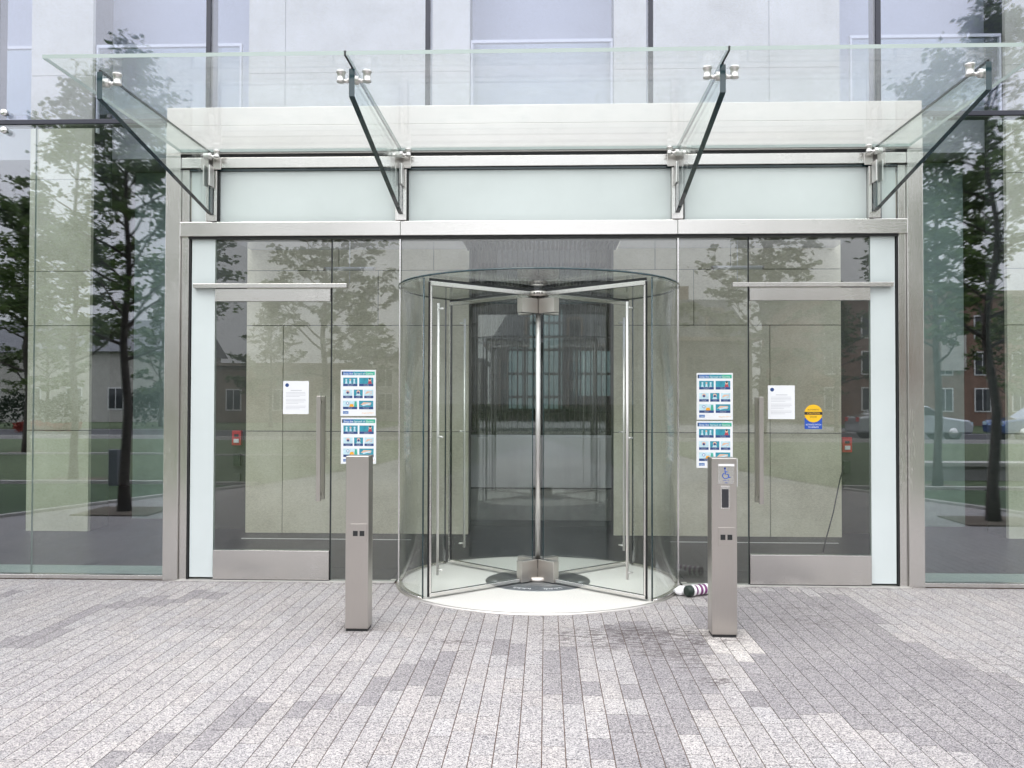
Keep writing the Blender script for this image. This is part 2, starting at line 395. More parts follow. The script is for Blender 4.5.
# lawns, seen mirrored in the glass
LL = [(-7.3, -3.0), (-5.98, -6.37), (-5.2, -8.2)]
def lawn(sgn, nm):
    a = [(sgn*(abs(x))+(0 if sgn < 0 else -.1), y) for x, y in LL]
    p = [a[0], a[1], a[2], (sgn*60, -8.2), (sgn*60, -3.0)]
    sheet('lawn', p, .012, M['grass2'])
    p2 = [(sgn*5.1, -8.42), (sgn*4.0, -13.5), (sgn*3.2, -26), (sgn*60, -26), (sgn*60, -8.42)]
    sheet('lawn', p2, .016, M['grass'])
    # white kerb between the two lawns and along the front one
    k = MB(); k.box(min(sgn*5.1, sgn*60), max(sgn*5.1, sgn*60), -8.42, -8.28, -.01, .06, M['kerb'])
    tag(k.build('kerb'), kind='structure')
    q = MB(); pts = a
    for (x0, y0), (x1, y1) in zip(pts, pts[1:]):
        d = Vector((x1-x0, y1-y0, 0)).normalized(); n = Vector((-d.y, d.x, 0))*.05
        P = [(x0, y0), (x1, y1)]
        q.prism([(x0+n.x, y0+n.y), (x1+n.x, y1+n.y), (x1-n.x, y1-n.y), (x0-n.x, y0-n.y)], 'z', 0, .04, M['kerb'])
    tag(q.build('kerb'), kind='structure')
lawn(-1, 'l'); lawn(1, 'r')
sheet('street', [(-200, -36), (200, -36), (200, -27), (-200, -27)], .010, M['asphalt'])
tag(MB().box(-200, 200, -27, -26.8, -.01, .12, M['kerb']).build('kerb'), kind='structure')
sheet('far_lawn', [(-200, -58), (-9, -58), (-9, -37), (-200, -37)], .02, M['grass'])
sheet('far_lawn', [(17, -58), (200, -58), (200, -37), (17, -37)], .02, M['grass'])
tag(MB().box(-60, -5.5, -16.6, -16.45, .0, .06, M['kerb']).build('kerb'), kind='structure')
# interior floor
fl = MB().box(-14, 14, .56, 14, -.02, .012, M['interior_floor'])
tag(fl.build('interior_floor'), kind='structure')
for a, b in ((-14, -3.1), (2.98, 14)):
    tag(MB().box(a, b, .03, .557, -.02, .013, M['border']).build('floor_border'), kind='structure')
f2 = MB().prism([(-3.09, .03), (-1.3, .03), (-1.3, .557), (-3.09, .557)], 'z', -.02, .011, M['interior_floor'])
f2.prism([(1.17, .03), (2.97, .03), (2.97, .557), (1.17, .557)], 'z', -.02, .011, M['interior_floor'])
f2.prism([(-1.297, .03), (1.167, .03), (1.167, .557), (-1.297, .557)], 'z', -.02, .008, M['interior_floor'])
tag(f2.build('entrance_mat'), kind='structure')
ls = MB()
ls.box(-3.3, -1.45, 2.18, 2.2, .0, .0165, M['white']); ls.box(1.33, 3.1, 2.18, 2.2, .0, .0165, M['white'])
tag(ls.build('floor_strip'), kind='structure')

# ------------------------------------------------------------------ the glass building
B = thing('glass_building', 'tall glass fronted building behind the entrance with stone clad piers inside', 'building', (0, 6, 0))
def part(mb, name, parent, bevel=0., label=None):
    o = mb.build(name, parent, bevel)
    if label: o['label'] = label
    return o
H = 9.2
def pane(name, x0, x1, z0, z1, mat, y0=.0, t=.02, parent=B, edge='edge_pale'):
    m = MB().box(x0, x1, y0, y0+t, z0, z1, M[mat], M[edge])
    k, q = random.uniform(-.0013, .0013), random.uniform(-.0008, .0008)      # panes never sit perfectly in line
    m.v = [(x, y+k*(x-(x0+x1)/2)+q*(z-(z0+z1)/2), z) for x, y, z in m.v]
    return part(m, name, parent)
g = .0015
# lower side panes
for es in ([-14, -12., -10.05, -8.15, -6.2, -4.36, -3.2], [3.075, 5.0, 7.1, 9.05, 11., 12.5, 14]):
    for a, b in zip(es, es[1:]): pane('curtain_pane', a+g, b-g, .045, 3.865, 'gcurtain')
ups = [-14, -12.22, -10.35, -8.48, -6.61, -4.74, -2.87, -1.0, .87, 2.74, 4.61, 6.48, 8.35, 10.22, 12.1, 14]
for a, b in zip(ups, ups[1:]):
    inner = a > -3.3 and b < 3.2
    pane('curtain_pane', a+.004, b-.004, 3.91, H, 'gupper')
for x in ups[1:-1]:
    part(MB().box(x-.019, x+.019, -.012, -.002, 3.915, H, M['mullion']).box(x-.02, x+.02, .022, .16, 3.915, H, M['mullion']), 'mullion', B, 0)
for a, b in ((-14, -3.21), (3.08, 14)):
    part(MB().box(a, b, -.015, .12, 3.868, 3.907, M['mullion']), 'transom_bar', B, .003)
    part(MB().box(a, b, -.03, .05, .006, .042, M['steel']), 'base_channel', B, .003)
for x in (-4.62, 4.5):
    s_ = MB()
    for dz in (-.075, .075):
        s_.lathe([(.0, -.05), (.028, -.05), (.028, -.02), (.012, -.015), (.012, .02)], (x, 0, 3.887+dz), M['steel_hi'], 16, 'y')
    part(s_, 'spider_fitting', B)
# stone piers with joints as real gaps
def pier(x0, x1, z1, vj=()):
    zs = [.012, 1.165, 2.365, 2.99, 4.05, 5.25, 6.45, 7.65, z1]
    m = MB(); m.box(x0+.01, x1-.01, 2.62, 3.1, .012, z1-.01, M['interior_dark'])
    for i, (a, b) in enumerate(zip(zs, zs[1:])):
        xs = [x0]+[v for v in (vj[i % len(vj)] if vj else ())]+[x1]
        for c, d in zip(xs, xs[1:]): m.box(c+(.004 if c > x0 else 0), d-(.004 if d < x1 else 0), 2.6, 2.66 if i else 2.66, a+.004, b-.004, M['stone'])
    return part(m, 'stone_pier', B)
pier(-14, -7.7, H-.1, [(-12.5, -11, -9.5)])
pier(-5.94, -5.22, H-.1)
pier(-3.40, -.87, H-.1, [(-2.98,), (-2.98,), (-1.9,), (-2.35, -1.27)])
pier(.76, 3.27, H-.1, [(2.49,), (2.49,), (1.65,), (1.22, 2.06)])
pier(5.08, 5.8, H-.1)
pier(7.5, 14, H-.1, [(9, 10.5, 12)])
# lower openings: dark returns and pale inner walls
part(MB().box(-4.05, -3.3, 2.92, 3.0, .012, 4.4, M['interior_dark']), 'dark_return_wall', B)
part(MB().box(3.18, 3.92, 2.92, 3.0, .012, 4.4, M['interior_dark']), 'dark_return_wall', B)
part(MB().box(-5.22, -4.3, 3.7, 3.85, .02, 4.4, M['border']), 'pale_inner_wall', B)
part(MB().box(4.15, 5.02, 3.5, 3.65, .02, 4.4, M['border']), 'pale_inner_wall', B)
# upper floor slab, hall walls, and an unseen glass roof added to admit daylight
part(MB().box(-14, -.95, 3.12, 12, 4.42, 4.82, M['ceiling']).box(.85, 14, 3.12, 12, 4.42, 4.82, M['ceiling']).box(-.95, .85, 5.2, 12, 4.42, 4.82, M['ceiling']), 'upper_floor_slab', B)
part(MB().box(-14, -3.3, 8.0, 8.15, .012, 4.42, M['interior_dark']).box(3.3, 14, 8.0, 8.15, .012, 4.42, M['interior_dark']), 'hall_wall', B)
part(MB().box(-14.1, -14, .0, 12, -.02, H, M['stone']).box(14, 14.1, .0, 12, -.02, H, M['stone']), 'side_wall', B)
part(MB().box(-14.1, 14.1, 0.02, 12.1, H, H+.12, M['groof'], M['edge_pale']), 'added_glass_roof', B)
bw = MB()
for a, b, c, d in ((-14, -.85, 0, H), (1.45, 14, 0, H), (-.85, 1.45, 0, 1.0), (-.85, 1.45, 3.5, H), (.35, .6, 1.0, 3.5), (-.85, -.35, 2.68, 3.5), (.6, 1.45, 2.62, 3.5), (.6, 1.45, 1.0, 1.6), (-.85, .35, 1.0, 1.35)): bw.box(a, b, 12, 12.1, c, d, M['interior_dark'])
part(bw, 'rear_wall', B)
wf = MB()
for i in range(7): x = -.83+i*.375; wf.box(x-.03, x+.03, 11.93, 11.99, 1.0, 3.5, M['dark'])
for z in (1.6, 2.1, 2.62, 2.9, 3.2): wf.box(-.84, 1.44, 11.91, 11.925, z-.03, z+.03, M['dark'])
rw = part(wf, 'rear_window', B)
part(MB().box(-.84, 1.44, 12.02, 12.03, 1.02, 3.48, M['gdark']), 'pane', rw)
# vestibule ceiling, shortened and made translucent to pass skylight to the piers
vc = MB().box(-3.36, -.9, .98, 2.597, 3.225, 3.24, M['gceil']).box(.8, 3.2, .98, 2.597, 3.225, 3.24, M['gceil'])
part(vc, 'vestibule_ceiling', B)
sl = MB()
for i in range(34):
    x = -.88+i*.0495; sl.box(x, x+.022, .98, 2.55, 3.20, 3.29, M['mullion'])
part(sl, 'slatted_ceiling', B)
# ribbed glazed screen behind the desk
rs = MB()
for i in range(40):
    x = -1.5+i*.073; w = .010 if i % 3 else .02
    rs.box(x, x+w, 5.0, 5.06, .012, 4.8, M['dark'])
for z in (1.08, 1.35, 2.4): rs.box(-1.6, 1.5, 5.065, 5.085, z, z+.02, M['dark'])
rib = part(rs, 'ribbed_screen', B)
part(MB().box(-.93, .82, 3.3, 3.315, .014, 4.6, M['ginner'], M['edge']), 'inner_glass_screen', B)
part(MB().box(-1.6, 1.5, 5.1, 5.115, .012, 4.8, M['gdark'], M['edge']), 'pane', rib)
part(MB().box(-3.3, -1.62, 5.0, 5.1, .012, 4.42, M['interior_dark']).box(1.52, 3.3, 5.0, 5.1, .012, 4.42, M['interior_dark']), 'screen_side_wall', B)
# upper level balustrades and blinds between the piers
for a, b in ((-7.7, -5.94), (-5.2, -3.5), (-.86, .75), (3.4, 5.06), (5.8, 7.5)):
    part(MB().box(a+.03, b-.03, 2.66, 2.675, 4.82, 5.58, M['grail'], M['edge_pale']), 'balustrade_glass', B)
    part(MB().box(a, b, 2.64, 2.69, 5.585, 5.62, M['white']).box(a, a+.022, 2.64, 2.69, 4.6, 5.583, M['white']).box(b-.022, b, 2.64, 2.69, 4.6, 5.583, M['white']), 'balustrade_frame', B, .002)
    part(MB().box(a-.25, b+.25, 3.5, 3.53, 4.83, H-.1, M['blind']), 'window_blind', B)

# ------------------------------------------------------------------ entrance portal
P = thing('entrance_portal', 'brushed steel portal frame around the doors with frosted glass panels above', 'portal', (XC, .1, 0))
JO, JI, JJ = 3.14, 3.015, 2.95
for s in (-1, 1):
    a, b = sorted((XC+s*JO, XC+s*JI)); part(MB().box(a, b, -.055, .30, .002, 3.585, M['steel']), 'outer_jamb', P, .003)
    a, b = sorted((XC+s*(JI-.002), XC+s*JJ)); part(MB().box(a, b, -.025, .26, .002, 3.46, M['steel']), 'inner_jamb', P, .003)
    a, b = sorted((XC+s*(JJ-.004), XC+s*(JJ-.015))); part(MB().box(a, b, -.02, .10, .002, 2.89, M['dark']), 'gasket', P)
# header: lower fascia and upper flashing with a small step between
part(MB().box(XC-JO, XC+JO, -.055, .24, 3.588, 3.825, M['steel_pale']), 'header_fascia', P, .003)
part(MB().box(XC-JO, XC+JO, -.045, .24, 3.829, 3.985, M['steel_pale']), 'header_flashing', P, .004)
part(MB().box(XC-JI+.003, XC+JI-.003, -.035, .2, 3.562, 3.584, M['dark']), 'shadow_gap', P)
part(MB().box(XC-JI+.003, XC+JI-.003, -.045, .2, 3.472, 3.559, M['steel_h']), 'header_beam', P, .003)
part(MB().box(XC-JJ+.003, XC+JJ-.003, -.02, .2, 3.452, 3.469, M['edge']), 'gasket', P)
# frosted transom panels between small posts
posts = [XC-2.755, XC-1.15, XC+1.15, XC+2.755]
xs = [XC-JJ+.01]+posts+[XC+JJ-.01]
for x in posts:
    part(MB().box(x-.048, x+.048, -.045, .12, 3.022, 3.45, M['steel']), 'transom_post', P, .003)
    part(MB().box(x+.050, x+.060, -.03, .08, 3.022, 3.45, M['dark']), 'gasket', P)
for i, (a, b) in enumerate(zip(xs, xs[1:])):
    a2 = a if i == 0 else a+.062; b2 = b if i == len(xs)-2 else b-.05
    part(MB().box(a2, b2, .0, .03, 3.02, 3.45, M['frost'], M['edge']), 'frosted_panel', P)
for a, b in zip([XC-JI-.0, XC-1.15, XC+1.15], [XC-1.15, XC+1.15, XC+JI+.0]):
    part(MB().box(a+.001, b-.001, -.06, .24, 2.892, 3.012, M['steel_h']), 'transom_beam', P, .004)
part(MB().box(XC-JJ, XC+JJ, -.04, .12, 2.873, 2.889, M['dark']), 'gasket', P)
for s in (-1, 1):
    a, b = sorted((XC+s*2.927, XC+s*2.728)); part(MB().box(a, b, -.012, .02, .03, 2.875, M['frost_w'], M['edge_pale']), 'frosted_side_strip', P)
    a, b = sorted((XC+s*1.735, XC+s*1.158)); part(MB().box(a+.005, b-.005, -.007, .007, .012, 2.876, M['gdoor'], M['edge_pale']), 'sidelight', P)
    a, b = sorted((XC+s*2.724, XC+s*1.74)); part(MB().box(a, b, -.007, .007, 2.495, 2.876, M['gdoor'], M['edge_pale']), 'overdoor_pane', P)
    part(MB().box(XC+s*1.158-.006, XC+s*1.158+.006, -.014, .014, .012, 2.876, M['steel_hi']), 'glazing_post', P)
    a, b = sorted((XC+s*1.737-.004, XC+s*1.737+.004)); part(MB().box(a, b, -.009, .009, .012, 2.876, M['dark']), 'silicone_joint', P)
    a, b = sorted((XC+s*3.03, XC+s*1.19)); part(MB().box(a, b, -.06, .08, .0045, .0105, M['steel_pale']), 'threshold', P)
part(MB().box(XC-1.145, XC+1.145, -.007, .007, 2.515, 2.876, M['gdoor'], M['edge_pale']), 'pane_above_drum', P)

# ------------------------------------------------------------------ swing doors
def swing(s, label):
    x0, x1 = XC+s*2.722, XC+s*1.742; a, b = sorted((x0, x1))
    D = thing('glass_door', label, 'door', ((a+b)/2, 0, 0), 'glass swing doors flanking the revolving door')
    part(MB().box(a, b, -.007, .007, .26, 2.345, M['gdoor'], M['edge_pale']), 'pane', D)
    part(MB().box(a, b, -.028, .028, 2.347, 2.452, M['steel_h']), 'top_rail', D, .002)
    part(MB().box(a, b, -.028, .028, .018, .258, M['steel_h']), 'kick_plate', D, .002)
    part(MB().box(a, b, -.02, .02, .0107, .0165, M['dark']), 'bottom_gap', D)
    c, d = sorted((XC+s*2.90, XC+s*1.598))
    part(MB().box(c, d, -.062, -.012, 2.457, 2.492, M['steel_h']), 'guide_bar', D, .002)
    hx = XC+s*1.822
    h = part(MB().box(hx-.018, hx+.018, -.085, -.06, .678, 1.552, M['steel_warm']), 'pull_handle', D, .003)
    part(MB().box(hx-.012, hx+.012, -.06, -.008, .72, .745, M['steel_warm']).box(hx-.012, hx+.012, -.06, -.008, 1.49, 1.515, M['steel_warm']), 'handle_bracket', h)
    h = part(MB().box(hx-.018, hx+.018, .06, .085, .678, 1.552, M['steel_warm']), 'pull_handle', D, .003)
    return D
swing(-1, 'left glass swing door with steel kick plate, one notice and no yellow sticker')
swing(1, 'right glass swing door with steel kick plate, carrying the round yellow caution sticker')

# ------------------------------------------------------------------ revolving door
CX, CY = XC, .05
RD = thing('revolving_door', 'four winged glass revolving door in a round glass drum with steel centre shaft', 'revolving door', (CX, CY, 0))
ZT = 2.462
def arc_wall(r, a0, a1, z0, z1, t, mat, edge, n=28):
    m = MB(); vs = []; fs = []
    for i in range(n+1):
        a = a0+(a1-a0)*i/n
        for rr in (r, r+t):
            for z in (z0, z1): vs.append((CX+rr*cos(a), CY+rr*sin(a), z))
    for i in range(n):
        k = i*4; q = k+4
        m_ = [(k, q, q+1, k+1), (k+2, k+3, q+3, q+2)]
        fs += m_
    m.add(vs, fs, M[mat], True)
    es = []
    for i in range(n):
        k = i*4; q = k+4; es += [(k+1, q+1, q+3, k+3), (k, k+2, q+2, q)]
    es += [(0, 1, 3, 2), (4*n, 4*n+2, 4*n+3, 4*n+1)]
    o = len(m.v)-len(vs); i_ = m.mi(M[edge])
    for f in es: m.f.append(tuple(o+k for k in f)); m.m.append(i_); m.smooth.append(False)
    return m
RW = 1.135
for a0, a1 in ((R(180-41), R(180+41)), (R(-41), R(41))):
    w = part(arc_wall(RW, a0, a1, .022, ZT-.012, .014, 'gdrum', 'edge', 40), 'curved_glass_wall', RD)
    for a in (a0, a1):
        x, y = CX+(RW+.007)*cos(a), CY+(RW+.007)*sin(a)
        part(MB().tube([(x, y, .02), (x, y, ZT-.02)], .0065, M['edge'], 10), 'edge_trim', w)
    part(arc_wall(RW-.012, a0, a1, .014, .034, .036, 'steel', 'steel', 30), 'floor_channel', w)
# glass drum ceiling with dark rim
n = 72
part(MB().lathe([(0.001, ZT-.010), (RW+.028, ZT-.010)], (CX, CY, 0), M['gdrum'], n).lathe([(0.001, ZT+.002), (RW+.028, ZT+.002)], (CX, CY, 0), M['gdrum'], n), 'ceiling_glass', RD)
part(MB().lathe([(RW+.028, ZT-.011), (RW+.032, ZT-.011), (RW+.032, ZT+.003), (RW+.028, ZT+.003)], (CX, CY, 0), M['edge'], n), 'ceiling_rim', RD)
# turntable floor: cream terrazzo with steel ring and grey disc
part(MB().lathe([(.001, .016), (1.155, .016)], (CX, CY, 0), M['terrazzo'], n), 'terrazzo_floor', RD)
part(MB().lathe([(1.155, .0165), (1.172, .0165), (1.174, .001)], (CX, CY, 0), M['steel_warm'], n), 'floor_ring', RD)
dsc = part(MB().lathe([(.001, .0200), (.435, .0200), (.437, .0162)], (CX, CY, 0), M['disc'], 48), 'centre_disc', RD)
# short etched marks round the disc
em = MB()
for a_c in (200, 250, 290, 340, 110, 70):
    for k in range(-5, 6):
        a = R(a_c+k*2.2); r0 = .345; r1 = r0+.02+.012*((k*7) % 3)
        c_, s_ = cos(a), sin(a); wv = .004
        em.quad([(CX+r0*c_-wv*s_, CY+r0*s_+wv*c_, .0215), (CX+r0*c_+wv*s_, CY+r0*s_-wv*c_, .0215), (CX+r1*c_+wv*s_, CY+r1*s_-wv*c_, .0215), (CX+r1*c_-wv*s_, CY+r1*s_+wv*c_, .0215)], M['paper'])
part(em, 'etched_marks', dsc)
part(MB().tube([(CX, CY, .05), (CX, CY, 2.4)], .021, M['steel_soft'], 20), 'centre_shaft', RD)
# wings
def wing(ang):
    W = MB(); c, s = cos(ang), sin(ang)
    def bx(m, r0, r1, t0, t1, z0, z1, mat, edge=None):
        vs = []; base = len(m.v)
        q = MB(); q.box(r0, r1, t0, t1, z0, z1, mat, edge)
        q.v = [(CX+x*c-y*s, CY+x*s+y*c, z) for x, y, z in q.v]
        off = len(m.v); m.v += q.v
        for f, mi, sm in zip(q.f, q.m, q.smooth):
            m.f.append(tuple(k+off for k in f)); m.m.append(m.mi(q.mats[mi])); m.smooth.append(sm)
        return m
    r1 = 1.105
    w = part(bx(MB(), .06, r1-.018, -.005, .005, .059, 2.391, M['gdrum'], M['edge']), 'wing_glass', RD)
    part(bx(MB(), .05, r1, -.018, .018, 2.392, 2.425, M['steel']), 'top_rail', w, .002)
    part(bx(MB(), .05, r1, -.018, .018, .032, .058, M['steel']), 'bottom_rail', w, .002)
    part(bx(MB(), r1-.017, r1, -.014, .014, .059, 2.391, M['steel']), 'outer_stile', w, .002)
    part(bx(bx(MB(), r1+.001, r1+.007, -.005, .005, .03, 2.42, M['dark']), .05, r1, -.007, .007, 2.427, 2.448, M['dark']), 'brush_seal', w)
    part(bx(MB(), r1-.022, r1-.0185, -.010, .010, .06, 2.39, M['dark']), 'stile_gasket', w)
    for sd in (-1, 1):
        if sd == 1: continue
        hr = .975
        p = lambda r, t, z: (CX+r*c-t*s, CY+r*s+t*c, z)
        h = MB().tube([p(hr, sd*.065, .17), p(hr, sd*.065, 2.27)], .0105, M['steel_soft'], 14)
        for z in (.215, 1.235, 2.225): h.tube([p(hr, sd*.065, z), p(hr, sd*.004, z)], .008, M['steel_soft'], 10)
        part(h, 'pull_bar', w)
for a in (-42, -138, 42, 138): wing(R(a))
# hubs
def hub(z0, z1, name):
    m = MB()
    for ang in (-42, -138, 42, 138):
        c, s = cos(R(ang)), sin(R(ang))
        q = MB().box(.03, .205, -.032, .032, z0, z1, M['steel_warm'])
        q.v = [(CX+x*c-y*s, CY+x*s+y*c, z) for x, y, z in q.v]; o = len(m.v); m.v += q.v
        for f in q.f: m.f.append(tuple(k+o for k in f)); m.m.append(m.mi(M['steel_warm'])); m.smooth.append(False)
    return part(m, name, RD, .004)
hb = hub(.026, .20, 'bottom_hub'); ht = hub(2.245, 2.37, 'top_hub')
part(MB().lathe([(.001, .055), (.10, .055), (.10, .026)], (CX, CY, 0), M['steel_warm'], 24).lathe([(.0, .056), (.045, .085), (.03, .12)], (CX, CY, 0), M['steel_warm'], 20), 'shaft_collar', hb)
tc_ = MB().lathe([(.001, 2.385), (.075, 2.385), (.092, 2.395), (.092, 2.43), (.001, 2.43)], (CX, CY, 0), M['steel_warm'], 28)
part(tc_, 'bearing_plate', ht)
bl = MB()
for a in range(0, 360, 45): bl.lathe([(.001, 2.381), (.009, 2.381), (.009, 2.384)], (CX+.075*cos(R(a)), CY+.075*sin(R(a)), 0), M['dark'], 8)
for a in (-110, -95, -85, -70): bl.lathe([(.001, -.004), (.008, -.004), (.008, 0)], (CX+.093*cos(R(a)), CY+.093*sin(R(a)), 2.412), M['dark'], 8, 'y')
part(bl, 'bolt', ht)

# ------------------------------------------------------------------ canopy
ZC = 3.60
CN = thing('glass_canopy', 'projecting glass canopy on four glass fins above the entrance', 'canopy', (XC, -1.1, 3.1))
cx0, cx1 = XC-3.015, XC+3.03
pan = [(cx0, XC-1.156), (XC-1.144, XC+1.144), (XC+1.156, cx1)]
for a, b in pan:
    m = MB().box(a, b, -2.14, -.065, ZC, ZC+.024, M['gcan'], M['edge_pale'])
    part(m, 'canopy_pane', CN)
for x in (XC-1.15, XC+1.15): part(MB().box(x-.0055, x+.0055, -2.143, -.065, ZC-.003, ZC+.0255, M['dark']), 'silicone_joint', CN)
part(MB().box(cx0, cx1, -.064, -.058, ZC-.0, ZC+.02, M['dark']), 'rear_gasket', CN)
fins = [(XC-2.755, (1,)), (XC-1.15, (-1, 1)), (XC+1.15, (-1, 1)), (XC+2.755, (-1,))]
for fx, sides in fins:
    t = .018
    prof = [(-.06, ZC-.012), (-1.947, ZC-.012), (-1.947, 3.415), (-.06, 3.075)]
    f = part(MB().prism(prof, 'x', fx-t, fx+t, M['gfin'], M['edge']), 'glass_fin', CN)
    for pl_ in f.data.polygons:
        if abs(pl_.normal.z) > .99: pl_.material_index = 0
    part(MB().box(fx-.006, fx+.006, -1.947, -.07, ZC-.0115, ZC-.0005, M['dark']), 'top_gasket', f)
    # front and back spider fittings
    for yy, r, hz, off in ((-1.885, .026, .072, .083), (-.13, .022, .06, .075)):
        m = MB()
        zt = ZC-.003
        for s in sides:
            x = fx+s*off
            m.lathe([(.001, zt), (r*1.15, zt), (r*1.15, zt-.012), (r*.95, zt-.014), (r*.95, zt-hz+.012), (r*1.05, zt-hz+.01), (r*1.05, zt-hz), (.001, zt-hz)], (x, yy, 0), M['steel_soft'], 18)
            m.tube([(x, yy, zt-hz+.02), (fx+s*off*.6, yy, zt-hz+.006), (fx+s*t, yy, zt-hz+.014)], [.010, .012, .02], M['steel_soft'], 10)
        m.lathe([(.001, -t-.012), (.028, -t-.012), (.028, t+.012), (.001, t+.012)], (fx, yy, zt-hz+.012), M['steel_soft'], 18, 'x')
        part(m, 'spider_fitting', f)
    m = MB().box(fx-.030, fx-.0185, -.16, -.062, 3.30, 3.47, M['steel_soft']).box(fx+.0185, fx+.030, -.16, -.062, 3.30, 3.47, M['steel_soft'])
    m.box(fx-.085, fx+.085, -.06, -.047, 3.455, 3.555, M['steel_warm'])
    part(m, 'fin_clamp', f, .003)
    part(MB().box(fx-.006, fx+.006, -.0595, -.047, 3.08, 3.30, M['dark']), 'silicone_joint', f)

# ------------------------------------------------------------------ bollards
def bollard(x, y, label, kind):
    w = .152 if kind == 'l' else .163
    d = .145
    Bo = thing('access_bollard', label, 'bollard', (x, y+d/2, 0), 'steel access bollards in front of the doors')
    h = 1.150
    a, b = x-w/2, x+w/2
    part(MB().box(a, b, y, y+d, .022, h, M['steel_warm']), 'post', Bo, .004)
    part(MB().box(a+.006, b-.006, y+.006, y+d-.006, .004, .021, M['dark']), 'base', Bo)
    f = y-.003
    def plate(x0, x1, z0, z1, nm='cover_plate', mat='steel_warm'):
        return part(MB().box(x0, x1, f-.001, y+.001, z0, z1, M[mat]), nm, Bo, .001)
    cz = .645; cxm = x+.012
    pl = plate(cxm-.052, cxm+.052, cz-.055, cz+.062)
    for k in (-1, 1):
        q = cxm+k*.022
        part(MB().box(q-.0155, q+.0155, f-.003, f-.0012, cz-.018, cz+.016, M['dark']), 'socket', pl)
    if kind == 'r':
        p2 = plate(cxm-.054, cxm+.05, .985, 1.10, 'push_plate', 'steel')
        part(MB().box(cxm-.052, cxm+.048, f-.018, f-.0015, 1.1005, 1.112, M['white']), 'plate_hood', p2)
        sy = MB(); yy = f-.0025; ox, oz = cxm, 1.052
        ring = [(ox-.004+.019*cos(R(a)), yy, oz-.014+.019*sin(R(a))) for a in range(120, 400, 14)]
        sy.tube(ring, .0028, M['sblue'], 6)
        sy.tube([(ox-.008, yy, oz+.026), (ox-.006, yy, oz-.004), (ox+.012, yy, oz-.005), (ox+.018, yy, oz-.026), (ox+.026, yy, oz-.024)], .0034, M['sblue'], 6)
        sy.tube([(ox-.007, yy, oz+.012), (ox+.010, yy, oz+.010)], .0028, M['sblue'], 6)
        sy.lathe([(.001, -.002), (.0065, -.002), (.0065, .001)], (ox-.009, yy, oz+.033), M['sblue'], 12, 'y')
        part(sy, 'wheelchair_symbol', p2)
        tx = MB(); text_mb('PUSH TO', ox, f-.0025, .996+.008, .009, M['sblue'], 'CENTER', tx); text_mb('OPEN', ox, f-.0025, .989, .009, M['sblue'], 'CENTER', tx)
        part(tx, 'plate_lettering', p2)
        cr = plate(cxm-.036, cxm+.022, .826, .972, 'reader_surround', 'steel')
        part(MB().box(cxm-.028, cxm+.014, f-.008, f-.0015, .834, .952, M['ink']), 'card_reader', cr, .002)
        part(MB().box(b+.001, b+.008, y+.02, y+.11, .965, 1.145, M['white']), 'side_card', Bo, .001)
    return Bo
bollard(XC-1.170, -1.622, 'plain brushed steel square post left of the revolving door, no wheelchair sign', 'l')
bollard(XC+1.210, -1.660, 'steel square post right of the revolving door with blue wheelchair sign and card reader', 'r')

